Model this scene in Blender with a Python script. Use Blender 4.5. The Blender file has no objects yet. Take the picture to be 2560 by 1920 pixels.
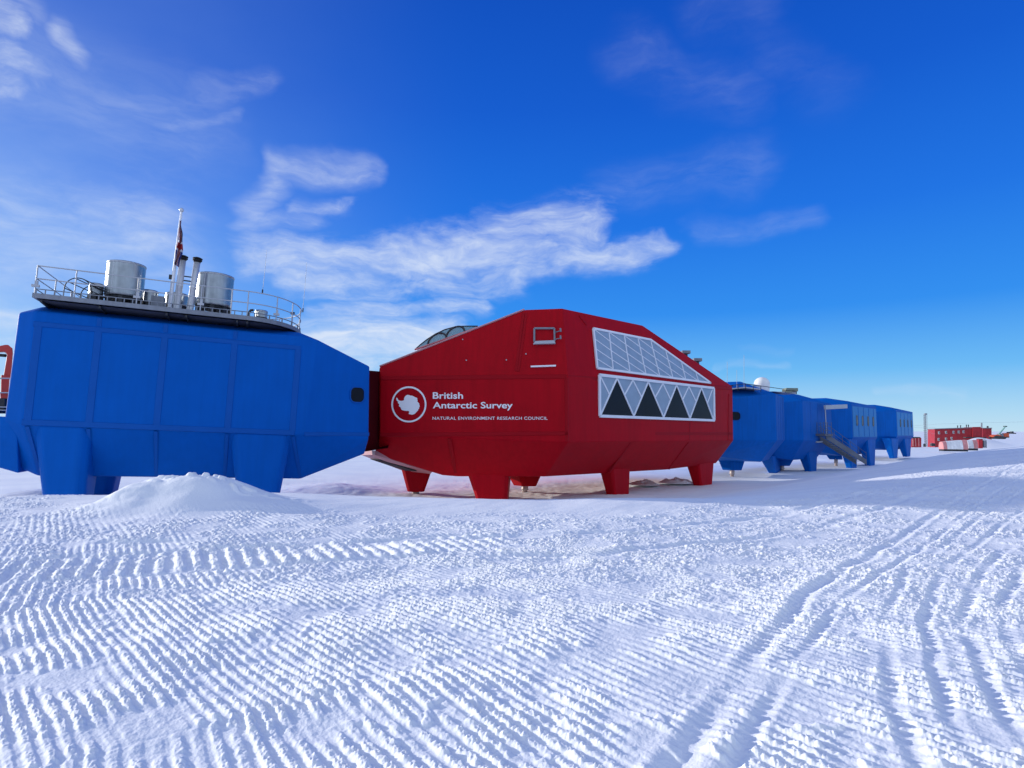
import bpy, bmesh, math, random
import numpy as np
from mathutils import Vector, Matrix

random.seed(7)
rad = math.radians
scene = bpy.context.scene
COL = scene.collection

# ------------------------------------------------------------------ camera
FPX, PITCH, ROLL, CAMZ = 1500.0, rad(4.5), rad(0.5), 1.7
cam_data = bpy.data.cameras.new("camera")
cam = bpy.data.objects.new("camera", cam_data)
COL.objects.link(cam)
CAM_ROT = (Matrix.Rotation(math.pi / 2 + PITCH, 4, 'X') @ Matrix.Rotation(ROLL, 4, 'Z'))
CAM_POS = Vector((0, 0, CAMZ))
cam.matrix_world = Matrix.Translation(CAM_POS) @ CAM_ROT
cam_data.sensor_width = 36.0
cam_data.lens = FPX / 2560 * 36
cam_data.clip_start = 0.1
cam_data.clip_end = 30000
scene.camera = cam
CR = CAM_ROT.to_3x3()


def ray(px, py):
    """direction of a survey sight line (2560x1920 plate), scaled to Y = 1"""
    d = CR @ Vector(((px - 1280) / FPX, -(py - 960) / FPX, -1))
    return d / d.y


def at(px, py, D):
    return CAM_POS + ray(px, py) * D


# ------------------------------------------------------------------ materials
def nmat(name):
    m = bpy.data.materials.new(name)
    m.use_nodes = True
    nt = m.node_tree
    return m, nt, nt.nodes['Principled BSDF']


def paint(name, col, rough=0.45, metal=0.0, var=0.12, scale=0.8, bump=0.0, streak=0.0, spec=0.5):
    m, nt, b = nmat(name)
    tc = nt.nodes.new('ShaderNodeTexCoord')
    n = nt.nodes.new('ShaderNodeTexNoise')
    n.inputs['Scale'].default_value = scale
    n.inputs['Detail'].default_value = 6
    n.inputs['Roughness'].default_value = 0.6
    nt.links.new(tc.outputs['Object'], n.inputs['Vector'])
    mp = nt.nodes.new('ShaderNodeMapRange')
    mp.inputs['From Min'].default_value = 0.3
    mp.inputs['From Max'].default_value = 0.7
    mp.inputs['To Min'].default_value = 1 - var
    mp.inputs['To Max'].default_value = 1 + var
    nt.links.new(n.outputs['Fac'], mp.inputs['Value'])
    fac = mp.outputs['Result']
    if streak > 0:
        mpg = nt.nodes.new('ShaderNodeMapping')
        mpg.inputs['Scale'].default_value = (3.0, 3.0, 0.22)
        nt.links.new(tc.outputs['Object'], mpg.inputs['Vector'])
        n2 = nt.nodes.new('ShaderNodeTexNoise')
        n2.inputs['Scale'].default_value = 1.6
        n2.inputs['Detail'].default_value = 5
        nt.links.new(mpg.outputs['Vector'], n2.inputs['Vector'])
        m2 = nt.nodes.new('ShaderNodeMapRange')
        m2.inputs['From Min'].default_value = 0.35
        m2.inputs['From Max'].default_value = 0.7
        m2.inputs['To Min'].default_value = 1 - streak
        m2.inputs['To Max'].default_value = 1 + streak
        nt.links.new(n2.outputs['Fac'], m2.inputs['Value'])
        mu = nt.nodes.new('ShaderNodeMath')
        mu.operation = 'MULTIPLY'
        nt.links.new(fac, mu.inputs[0])
        nt.links.new(m2.outputs['Result'], mu.inputs[1])
        fac = mu.outputs[0]
    vm = nt.nodes.new('ShaderNodeVectorMath')
    vm.operation = 'SCALE'
    vm.inputs[0].default_value = col
    nt.links.new(fac, vm.inputs['Scale'])
    nt.links.new(vm.outputs['Vector'], b.inputs['Base Color'])
    b.inputs['Roughness'].default_value = rough
    b.inputs['Metallic'].default_value = metal
    b.inputs['Specular IOR Level'].default_value = spec
    if bump > 0:
        bp = nt.nodes.new('ShaderNodeBump')
        bp.inputs['Strength'].default_value = bump
        bp.inputs['Distance'].default_value = 0.05
        nt.links.new(n.outputs['Fac'], bp.inputs['Height'])
        nt.links.new(bp.outputs['Normal'], b.inputs['Normal'])
    return m


M = {}
M['blue'] = paint('blue_paint', (0.0002, 0.099, 0.455), 0.55, var=0.05, scale=0.5, bump=0.2, streak=0.04, spec=0.07)
M['blue_far'] = paint('azure_paint', (0.0003, 0.108, 0.45), 0.55, var=0.09, scale=0.4, streak=0.08, spec=0.08)
M['blue_seam'] = paint('blue_seam_paint', (0.0003, 0.084, 0.39), 0.55, var=0.06, spec=0.15)
M['blue_lit_wall'] = paint('bounce_lit_blue', (0.004, 0.19, 0.50), 0.5, var=0.06, streak=0.05, spec=0.2)  # window walls made paler for light bounced off the snow
M['red'] = paint('red_paint', (0.41, 0.0005, 0.008), 0.5, var=0.09, scale=0.5, bump=0.2, streak=0.07, spec=0.10)
M['red_seam'] = paint('red_seam_paint', (0.33, 0.001, 0.008), 0.55, var=0.06, spec=0.12)
M['red_far'] = paint('weathered_red_paint', (0.36, 0.012, 0.022), 0.6, var=0.2, streak=0.15)
M['red_crane'] = paint('crane_red_paint', (0.45, 0.015, 0.012), 0.4, var=0.12)
M['galv'] = paint('galvanised_steel', (0.33, 0.36, 0.39), 0.32, metal=0.9, var=0.12, scale=3.0, streak=0.15)
M['steel'] = paint('bright_steel', (0.62, 0.63, 0.66), 0.38, metal=0.45, var=0.08, scale=3.0)
M['rail'] = paint('grey_white_rail_paint', (0.42, 0.44, 0.48), 0.5, var=0.06)
M['kerb'] = paint('grey_deck_edge', (0.20, 0.22, 0.26), 0.55, var=0.12, streak=0.1)
M['dark'] = paint('dark_steel', (0.025, 0.028, 0.035), 0.6, var=0.2)
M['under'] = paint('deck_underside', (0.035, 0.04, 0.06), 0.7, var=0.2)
M['stair'] = paint('stair_steel', (0.12, 0.13, 0.16), 0.6, var=0.2)
M['black'] = paint('black_rubber', (0.006, 0.006, 0.008), 0.7, var=0.1)
M['white'] = paint('white_paint', (0.78, 0.79, 0.82), 0.5, var=0.05)
M['letter'] = paint('white_lettering', (0.85, 0.86, 0.90), 0.6, var=0.03)
M['mullion'] = paint('white_window_frame', (0.80, 0.82, 0.88), 0.5, var=0.04)
M['panel'] = paint('translucent_grey_panel', (0.27, 0.36, 0.47), 0.4, var=0.08, scale=1.5, spec=0.5)
M['glass'] = paint('dark_window_glass', (0.004, 0.007, 0.016), 0.25, var=0.3, scale=0.6, spec=0.12)
M['pane'] = paint('small_window_glass', (0.20, 0.20, 0.18), 0.25, var=0.3)
M['brass'] = paint('tan_window_frame', (0.09, 0.12, 0.14), 0.5, var=0.15)
M['radome'] = paint('white_radome', (0.82, 0.82, 0.80), 0.5, var=0.04)
M['belly'] = paint('lit_soffit_pale_trim', (0.50, 0.22, 0.24), 0.5, var=0.08)  # red soffit paled as lit from the snow; also colours the pale trims
M['piston'] = paint('hydraulic_piston', (0.50, 0.40, 0.36), 0.4, var=0.3, scale=6)
M['green'] = paint('pale_green_boom', (0.22, 0.42, 0.36), 0.5, var=0.1)
M['orange'] = paint('orange_vehicle_paint', (0.55, 0.09, 0.03), 0.5, var=0.25)
M['tarp_white'] = paint('white_tarpaulin', (0.75, 0.76, 0.78), 0.7, var=0.10, streak=0.12)
M['tarp_pink'] = paint('faded_red_tarpaulin', (0.62, 0.25, 0.25), 0.7, var=0.12, streak=0.12)
M['dusty'] = paint('dirty_snow', (0.78, 0.72, 0.69), 0.9, var=0.25, scale=2.5, bump=0.5)


def glassy():
    m, nt, b = nmat('skylight_glass')
    b.inputs['Base Color'].default_value = (0.13, 0.38, 0.48, 1)
    b.inputs['Roughness'].default_value = 0.08
    b.inputs['Alpha'].default_value = 0.72
    return m


M['skyglass'] = glassy()
M['link'] = paint('shade_dark_bellows', (.045, .001, .004), .6, spec=.1)  # red darkened to stand in for shade between the modules


def flag_mat():
    m, nt, b = nmat('union_flag_cloth')
    at_ = nt.nodes.new('ShaderNodeVertexColor')
    at_.layer_name = 'cloth'
    nt.links.new(at_.outputs['Color'], b.inputs['Base Color'])
    b.inputs['Roughness'].default_value = 0.85
    return m


M['flag'] = flag_mat()


def snow_mat():
    m, nt, b = nmat('packed_snow')
    tc = nt.nodes.new('ShaderNodeTexCoord')
    n = nt.nodes.new('ShaderNodeTexNoise')
    n.inputs['Scale'].default_value = 0.35
    n.inputs['Detail'].default_value = 5
    nt.links.new(tc.outputs['Object'], n.inputs['Vector'])
    r = nt.nodes.new('ShaderNodeValToRGB')
    r.color_ramp.elements[0].position = 0.35
    r.color_ramp.elements[0].color = (0.80, 0.82, 0.86, 1)
    r.color_ramp.elements[1].position = 0.65
    r.color_ramp.elements[1].color = (0.88, 0.89, 0.90, 1)
    nt.links.new(n.outputs['Fac'], r.inputs['Fac'])
    nt.links.new(r.outputs['Color'], b.inputs['Base Color'])
    b.inputs['Roughness'].default_value = 0.75
    b.inputs['Specular IOR Level'].default_value = 0.25
    n2 = nt.nodes.new('ShaderNodeTexNoise')
    n2.inputs['Scale'].default_value = 34
    n2.inputs['Detail'].default_value = 4
    nt.links.new(tc.outputs['Object'], n2.inputs['Vector'])
    bp = nt.nodes.new('ShaderNodeBump')
    bp.inputs['Strength'].default_value = 0.35
    bp.inputs['Distance'].default_value = 0.02
    nt.links.new(n2.outputs['Fac'], bp.inputs['Height'])
    nt.links.new(bp.outputs['Normal'], b.inputs['Normal'])
    return m


M['snow'] = snow_mat()

# ------------------------------------------------------------------ mesh helpers
ROOT = {}


class MB:
    """collects shapes in world coordinates, builds ONE mesh object"""

    def __init__(s):
        s.v, s.f, s.smooth = [], [], []

    def add(s, vs, fs, smooth=False):
        o = len(s.v)
        s.v += [Vector(p) for p in vs]
        for f in fs:
            s.f.append([o + i for i in f])
            s.smooth.append(smooth)
        return s

    def poly_prism(s, front, off):
        """extrude polygon 'front' by vector off"""
        n = len(front)
        vs = [Vector(p) for p in front] + [Vector(p) + off for p in front]
        fs = [list(range(n)), list(range(2 * n - 1, n - 1, -1))]
        for i in range(n):
            j = (i + 1) % n
            fs.append([i, i + n, j + n, j])
        return s.add(vs, fs)

    def box(s, c, ax, ay, az):
        c, ax, ay, az = map(Vector, (c, ax, ay, az))
        vs = [c + sx * ax + sy * ay + sz * az for sz in (-1, 1) for sy in (-1, 1) for sx in (-1, 1)]
        return s.add(vs, [[0, 2, 3, 1], [4, 5, 7, 6], [0, 1, 5, 4], [2, 6, 7, 3], [0, 4, 6, 2], [1, 3, 7, 5]])

    def frustum(s, q0, q1):
        vs = list(q0) + list(q1)
        n = len(q0)
        fs = [list(range(n))[::-1], list(range(n, 2 * n))]
        for i in range(n):
            j = (i + 1) % n
            fs.append([i, j, j + n, i + n])
        return s.add(vs, fs)

    def tube(s, pts, r, n=8, closed=False, r2=None):
        pts = [Vector(p) for p in pts]
        m = len(pts)
        rings = []
        up = None
        for i, p in enumerate(pts):
            a = pts[(i - 1) % m] if (i > 0 or closed) else p
            b = pts[(i + 1) % m] if (i < m - 1 or closed) else p
            t = (b - a)
            if t.length < 1e-9:
                t = Vector((0, 0, 1))
            t.normalize()
            if up is None or abs(up.dot(t)) > 0.95:
                up = Vector((0, 0, 1)) if abs(t.z) < 0.9 else Vector((1, 0, 0))
            e1 = t.cross(up).normalized()
            e2 = t.cross(e1).normalized()
            rr = r if r2 is None else r + (r2 - r) * i / max(1, m - 1)
            rings.append([p + (e1 * math.cos(2 * math.pi * k / n) + e2 * math.sin(2 * math.pi * k / n)) * rr for k in range(n)])
        vs = [q for ring in rings for q in ring]
        fs = []
        for i in range(m if closed else m - 1):
            j = (i + 1) % m
            for k in range(n):
                l = (k + 1) % n
                fs.append([i * n + k, i * n + l, j * n + l, j * n + k])
        s.add(vs, fs, True)
        if not closed:
            s.add(rings[0], [list(range(n))])
            s.add(rings[-1], [list(range(n))[::-1]])
        return s

    def lathe(s, base, prof, up=Vector((0, 0, 1)), n=40, smooth=True):
        """prof: list of (radius, height)"""
        up = Vector(up).normalized()
        e1 = up.cross(Vector((0.3, 1, 0.1))).normalized()
        e2 = up.cross(e1)
        base = Vector(base)
        vs, fs = [], []
        for r, h in prof:
            for k in range(n):
                a = 2 * math.pi * k / n
                vs.append(base + up * h + (e1 * math.cos(a) + e2 * math.sin(a)) * max(r, 1e-4))
        for i in range(len(prof) - 1):
            for k in range(n):
                l = (k + 1) % n
                fs.append([i * n + k, i * n + l, (i + 1) * n + l, (i + 1) * n + k])
        return s.add(vs, fs, smooth)

    def hull(s, pts, angle=2.5):
        bm = bmesh.new()
        for p in pts:
            bm.verts.new(p)
        r = bmesh.ops.convex_hull(bm, input=bm.verts)
        junk = [g for g in r['geom_interior'] if isinstance(g, bmesh.types.BMVert)]
        junk += [g for g in r['geom_unused'] if isinstance(g, bmesh.types.BMVert)]
        if junk:
            bmesh.ops.delete(bm, geom=list(set(junk)), context='VERTS')
        bmesh.ops.dissolve_limit(bm, angle_limit=rad(angle), verts=bm.verts, edges=bm.edges)
        bm.verts.index_update()
        s.add([v.co.copy() for v in bm.verts], [[v.index for v in f.verts] for f in bm.faces])
        bm.free()
        return s

    def build(s, name, mat, parent=None, bevel=0.0, label=None):
        me = bpy.data.meshes.new(name)
        inv = Matrix.Identity(4)
        if parent is not None:
            inv = ROOT[parent].inverted()
        me.from_pydata([tuple(inv @ p) for p in s.v], [], s.f)
        me.polygons.foreach_set('use_smooth', s.smooth)
        bm = bmesh.new()
        bm.from_mesh(me)
        bmesh.ops.recalc_face_normals(bm, faces=bm.faces)
        if bevel > 0:
            bmesh.ops.remove_doubles(bm, verts=bm.verts, dist=1e-4)
            es = [e for e in bm.edges if len(e.link_faces) == 2 and e.calc_face_angle(0) > rad(12)]
            bmesh.ops.bevel(bm, geom=es, offset=bevel, segments=3, profile=0.5, affect='EDGES', clamp_overlap=True)
        bm.to_mesh(me)
        bm.free()
        me.materials.append(mat)
        o = bpy.data.objects.new(name, me)
        COL.objects.link(o)
        if parent is not None:
            o.parent = parent
            ROOT[o] = ROOT[parent]
        if label:
            o['label'] = label
        return o


def thing(name, label, cat, mat=None, group=None):
    o = bpy.data.objects.new(name, None)
    o.empty_display_size = 0.3
    COL.objects.link(o)
    mat = mat or Matrix.Identity(4)
    if not isinstance(mat, Matrix):
        mat = Matrix.Translation(Vector(mat))
    o.matrix_world = mat
    ROOT[o] = mat
    o['label'] = label
    o['category'] = cat
    if group:
        o['group'] = group
    return o


def frame(origin, az, lean=0.0):
    """u along compass direction az (from +Y towards +X), w to the back (left of u), v up; lean drops the +u end"""
    u = Vector((math.sin(az), math.cos(az), 0))
    w = Vector((-u.y, u.x, 0))
    uu = u * math.cos(lean) - Vector((0, 0, math.sin(lean)))
    v = uu.cross(w)
    m = Matrix((uu, w, v)).transposed().to_4x4()
    m.translation = origin
    return m


class FR:
    def __init__(s, m):
        s.m = m
        s.i = m.inverted()

    def __call__(s, u, w, v):
        return s.m @ Vector((u, w, v))

    def px(s, x, y, w=0.0):
        """local (u, w, v) of sight line (x, y) on the plane of depth w"""
        o = s.i @ CAM_POS
        d = s.i.to_3x3() @ ray(x, y)
        t = (w - o.y) / d.y
        return o + d * t

    def W(s, x, y, w=0.0):
        return s.m @ s.px(x, y, w)

    def vec(s, u, w, v):
        return s.m.to_3x3() @ Vector((u, w, v))


# ------------------------------------------------------------------ terrain
def _hash(ix, iy, seed):
    h = (ix.astype(np.int64) * 374761393 + iy.astype(np.int64) * 668265263 + seed * 1442695041) & 0xFFFFFFFF
    h = ((h ^ (h >> 13)) * 1274126177) & 0xFFFFFFFF
    return (h ^ (h >> 16)) & 0xFFFF


def perlin(x, y, seed=0):
    x0 = np.floor(x)
    y0 = np.floor(y)
    fx, fy = x - x0, y - y0
    ux = fx * fx * fx * (fx * (fx * 6 - 15) + 10)
    uy = fy * fy * fy * (fy * (fy * 6 - 15) + 10)

    def g(ix, iy, dx, dy):
        a = _hash(ix, iy, seed) * (2 * math.pi / 65536)
        return np.cos(a) * dx + np.sin(a) * dy
    a = g(x0, y0, fx, fy)
    b = g(x0 + 1, y0, fx - 1, fy)
    c = g(x0, y0 + 1, fx, fy - 1)
    d = g(x0 + 1, y0 + 1, fx - 1, fy - 1)
    return (a + (b - a) * ux + (c - a) * uy + (a - b - c + d) * ux * uy) * 1.5


def fbm(x, y, octs, seed=0, gain=0.5):
    s = np.zeros_like(x)
    a = 1.0
    for i in range(octs):
        s += a * perlin(x * 2 ** i + 17.3 * i, y * 2 ** i - 9.1 * i, seed + i)
        a *= gain
    return s


def sstep(a, b, x):
    t = np.clip((x - a) / (b - a), 0, 1)
    return t * t * (3 - 2 * t)


CHAIN = [(-60, 8), (-19.5, 24.2), (-9.9, 28.2), (-6, 31.5), (2.8, 33.6), (17.5, 47.7), (30, 62), (41, 73), (61, 95), (160, 200)]
CHX = np.array([c[0] for c in CHAIN], float)
CHY = np.array([c[1] for c in CHAIN], float)
ZLOW = -2.4
SUN_AZ, SUN_EL = rad(-69), rad(12.5)


def chain_dist(x, y):
    """distance to the front of the row of modules; zero behind it"""
    d = np.full_like(x, 1e9)
    for i in range(len(CHAIN) - 1):
        ax, ay = CHAIN[i]
        bx, by = CHAIN[i + 1]
        t = np.clip(((x - ax) * (bx - ax) + (y - ay) * (by - ay)) / ((bx - ax) ** 2 + (by - ay) ** 2), 0, 1)
        d = np.minimum(d, np.hypot(x - ax - t * (bx - ax), y - ay - t * (by - ay)))
    return np.where(y > np.interp(x, CHX, CHY), 0.0, d)


def base_height(x, y):
    d = chain_dist(x, y)
    W = np.interp(x, [-12, -7, 1, 8, 20, 40], [12, 12.5, 19.3, 19.5, 21, 26])
    s = sstep(0, 1, d / W)
    r = np.hypot(x, y)
    z = ZLOW + (0 - ZLOW) * s
    # ground climbing to the right of the camera
    z = z + np.interp(x, [6, 14, 24, 40, 60], [0, .25, .85, 1.5, 1.9]) * sstep(0.0, 0.5, d / W) * (1 - sstep(55, 120, r))
    # drift mound in front of the left module
    mx, my = x + 7.35, y - 13.2
    sx = np.where(mx < 0, 1.15, 1.65)
    z = z + (0.66 + .10 * perlin(x * .9, y * .9, 12)) * np.exp(-(np.abs(mx / sx)) ** 2.5 - (np.abs(my) / 1.1) ** 2.5) + 0.14 * np.exp(-((mx - 2.4) / 1.6) ** 2 - (my / 1.3) ** 2) + .07 * np.exp(-((mx + .2) / 2.5) ** 2 - (my / 1.5) ** 2) * perlin(x * 1.3, y * 1.5, 11)
    z = z + .55 * np.exp(-((x + 12) / 3.2) ** 2 - ((y - 40) / 3.0) ** 2) + .9 * np.exp(-((x + 24) / 3) ** 2 - ((y - 31) / 4) ** 2)
    # far snow: gentle hill to the right, heap by the far building
    z = z + 12.0 * sstep(0, 1, (x - 330) / 700) * sstep(500, 900, r)
    hx, hy = x - 138.0, y - 178.0
    z = z + 3.3 * np.exp(-(np.where(hx < 0, hx / 4.5, hx / 8.0)) ** 2 - (hy / 6) ** 2)
    # broad unevenness
    z = z + 0.05 * perlin(x * .22, y * .22, 3) * sstep(4, 12, r) * (1 - sstep(60, 200, r)) + 0.35 * perlin(x * .02, y * .02, 4) * sstep(60, 150, r)
    return z


def spline_dist(x, y, pts):
    d = np.full_like(x, 1e9)
    sgn = np.zeros_like(x)
    for i in range(len(pts) - 1):
        ax, ay = pts[i]
        bx, by = pts[i + 1]
        L = math.hypot(bx - ax, by - ay)
        t = np.clip(((x - ax) * (bx - ax) + (y - ay) * (by - ay)) / L ** 2, 0, 1)
        q = np.hypot(x - ax - t * (bx - ax), y - ay - t * (by - ay))
        cr = ((bx - ax) * (y - ay) - (by - ay) * (x - ax)) / L
        m = q < d
        d = np.where(m, q, d)
        sgn = np.where(m, np.sign(cr), sgn)
    return d * sgn


def bars(u, period, duty=0.5, soft=0.28):
    f = u / period - np.floor(u / period)
    t = np.abs(f - 0.5) * 2            # 0 at bar centre
    return 1 - sstep(duty - soft, duty + soft, t)


def detail_height(x, y):
    r = np.hypot(x, y)
    h = np.zeros_like(x)
    # edge of the churned snow
    yb = np.interp(x, [-30, -12, -9, -7, -4, -1, 1.5, 4, 8, 17, 30], [18, 17, 12.4, 11.4, 11.8, 12.5, 12.2, 13.6, 17.0, 26, 38])
    yb = yb + 0.7 * perlin(x * .35, y * .35, 21) + .35 * perlin(x * 1.1, y * 1.1, 22)
    rough = 1 - sstep(-0.9, 0.9, y - yb)
    # second strip of churned snow far right
    far = np.exp(-((spline_dist(x, y, [(20, 33), (28, 40), (40, 48)])) / 1.6) ** 2)
    rough = np.maximum(rough, far * .9)
    fadefar = 1 - sstep(40, 60, r)
    # wobble
    wx = 0.016 * perlin(x * 1.2, y * 1.2, 31) + 0.007 * perlin(x * 7, y * 7, 32) + .005 * perlin(x * 19, y * 19, 34)
    # main family of tracks: arcs about a distant centre, cleat bars across them
    cx, cy = -46.0, 60.0
    R = np.hypot(x - cx, y - cy)
    th = np.arctan2(y - cy, x - cx)
    u = th * 70.0 + wx
    v = R - 62.0 + 0.06 * perlin(x * .5, y * .5, 33)
    edges = [(-1.6, 2.4, .115, .2), (2.4, 6.3, .10, .25), (6.3, 9.7, .082, 0), (9.7, 15.2, .092, .3)]
    hb = np.zeros_like(x)
    inside = np.zeros_like(x)
    for k, (a, b, per, alt) in enumerate(edges):
        m = sstep(a - .03, a + .03, v) * (1 - sstep(b - .03, b + .03, v))
        uk = u + 0.10 * math.sin(k * 2.3) * (v - a) + k * .037
        even = np.floor(uk / per) % 2
        hb += m * bars(uk, per, .56, .28) * (1 - alt * even) * (0.023 if per > .095 else 0.020)
        inside = np.maximum(inside, m)
    brk = np.clip(0.80 + 1.15 * perlin(x * 1.8, y * 1.8, 41) + .45 * perlin(x * 6, y * 6, 42) + .25 * perlin(x * 14, y * 14, 44), 0.0, 1.15)
    patch = sstep(-0.3, 0.15, perlin(x * .45 + 3, y * .45, 43) + .5 * perlin(x * 1.4, y * 1.4, 45) + .12)
    # left cross track
    ax, ay, az_ = -4.0, 8.05, rad(68)
    uu = (x - ax) * math.sin(az_) + (y - ay) * math.cos(az_)
    vv = -(x - ax) * math.cos(az_) + (y - ay) * math.sin(az_)
    mcross = sstep(-.62, -.5, vv) * (1 - sstep(.5, .62, vv)) * (1 - sstep(3.2, 5.0, uu))
    hc = bars(uu + .12 * vv + wx, .205, .52, .3) * .036
    near_gain = 1 - .6 * sstep(7.5, 12, r)
    bb = hb * brk * (0.5 + .5 * patch) * near_gain * (1 - mcross)
    h += bb * rough
    h += mcross * (hc * np.clip(brk + .2, .3, 1.2) - .02) * rough
    h += -.035 * np.exp(-((np.abs(vv) - .68) / .08) ** 2) * (1 - sstep(3.2, 5.0, uu)) * rough
    h -= 0.006 * (1 - inside) * sstep(-1.3, -1, v) * rough
    # ruts running off to the right
    ruts = [([(.2, 2.2), (.75, 3.05), (1.75, 4.55), (3.1, 6.45), (5.8, 9.4), (11.7, 15.6), (22, 26)], .017, .055),
            ([(.42, 2.25), (1.05, 3.1), (2.1, 4.6), (3.55, 6.45), (6.4, 9.4), (12.4, 15.6), (23, 25.8)], .010, .035),
            ([(1.9, 2.6), (2.35, 3.8), (3.4, 5.6), (5.1, 7.8), (9.2, 11.9), (16, 18.4)], .009, .04),
            ([(2.2, 2.7), (2.68, 3.8), (3.75, 5.6), (5.45, 7.7), (9.6, 11.7), (16.5, 18)], .009, .04),
            ([(2.55, 2.8), (3.0, 3.8), (4.1, 5.6), (5.85, 7.6), (10.0, 11.5), (17, 17.6)], .009, .04),
            ([(3.0, 2.9), (3.45, 4.0), (4.6, 5.8), (6.5, 7.8), (10.6, 11.3)], .009, .04),
            ([(3.6, 3.0), (4.1, 4.2), (5.3, 5.9), (7.7, 8.1), (13, 12.6)], .010, .05),
            ([(-6.0, 9.0), (-1, 9.6), (2.0, 10.3), (5.6, 12.7), (10, 17)], .022, .10),
            ([(-2, 8.2), (1.2, 8.4), (4.2, 10.0), (8, 13.2), (14, 19.4)], .022, .09)]
    rutm = np.zeros_like(x)
    for i, (pts, dep, wd) in enumerate(ruts):
        q = spline_dist(x, y, pts) + .03 * perlin(x * 1.3, y * 1.3, 50 + i)
        k = np.clip(.70 + .9 * perlin(x * .8, y * .8, 60 + i), .1, 1.1)
        flat = np.exp(-(q / (wd * 1.4)) ** 4) * k
        rutm = np.maximum(rutm, flat)
        h = h * (1 - .8 * flat) + (-dep * np.exp(-(q / wd) ** 2) + dep * .6 * np.exp(-((np.abs(q) - 2.1 * wd) / (wd * .8)) ** 2)) * k * rough
    # crumbs and clods
    w2x = x + .02 * perlin(x * 11, y * 11, 71)
    w2y = y + .02 * perlin(x * 11 + 5, y * 11, 72)
    c1 = sstep(-.05, .6, perlin(w2x * 9, w2y * 9, 73))
    c2 = sstep(-.15, .55, perlin(w2x * 20, w2y * 20, 74))
    c3 = sstep(-.2, .5, perlin(w2x * 42, w2y * 42, 75))
    clump = c1 * .003 + c2 * .0055 + c3 * .007
    nearm = r < 8
    c4 = np.zeros_like(x)
    c4[nearm] = perlin(x[nearm] * 85, y[nearm] * 85, 84)
    clump = clump + .0035 * c4
    dens = sstep(-.55, .35, perlin(x * 1.3, y * 1.3, 76) + .4 * perlin(x * 4, y * 4, 77))
    barp = sstep(.004, .018, bb + mcross * hc * .6)
    mid = sstep(5.0, 8.5, r)
    h += clump * rough * (1 - .75 * rutm) * np.maximum(barp * 1.15 + .20, mid * dens * 1.5)
    # coarser churn further back
    ch = sstep(-.05, .55, perlin(w2x * 5.5, w2y * 6.5, 78))
    ch2 = sstep(-.05, .5, perlin(w2x * 11, w2y * 12, 79))
    h += mid * rough * dens * (ch * .010 + ch2 * .015)
    h += rough * (.022 * perlin(x * 1.0, y * 1.0, 80) + .006 * perlin(x * 4, y * 4, 83))
    # a few loose lumps
    lump = sstep(.46, .72, perlin(x * 7.3, y * 7.3, 81)) * .014
    h += lump * rough * sstep(-.1, .3, perlin(x * .5, y * .5, 82))
    # wind-packed snow: soft ripples and faint sastrugi
    smooth = (1 - rough) * (1 - sstep(80, 160, r))
    xr = x * .83 - y * .55
    yr = x * .55 + y * .83
    h += smooth * (.014 * perlin(xr * 1.4, yr * .5, 90) + .006 * perlin(xr * 4, yr * 1.5, 91) + .0018 * perlin(x * 14, y * 14, 92))
    beh = (y > np.interp(x, CHX, CHY)) * smooth
    h += beh * (.06 * perlin(x * .5, y * .5, 93) + .035 * np.abs(perlin(x * 1.3, y * 1.1, 94)))
    # ragged lip of the mound
    mx, my = x + 7.1, y - 13.2
    lip = np.exp(-((mx - .5) / 1.6) ** 2 - ((my + .05) / .25) ** 2)
    h += lip * sstep(.1, .45, perlin(x * 5, y * 6, 95)) * .07
    h += np.exp(-((mx + .9) / .8) ** 2 - ((my + .5) / 1.0) ** 2) * (.05 * np.abs(perlin(x * 2.2 + y * 1.5, y * 2.6, 96)) - .03)
    return h * fadefar


def ground_z(x, y):
    a = np.array([float(x)]), np.array([float(y)])
    return float(base_height(*a)[0])


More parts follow.
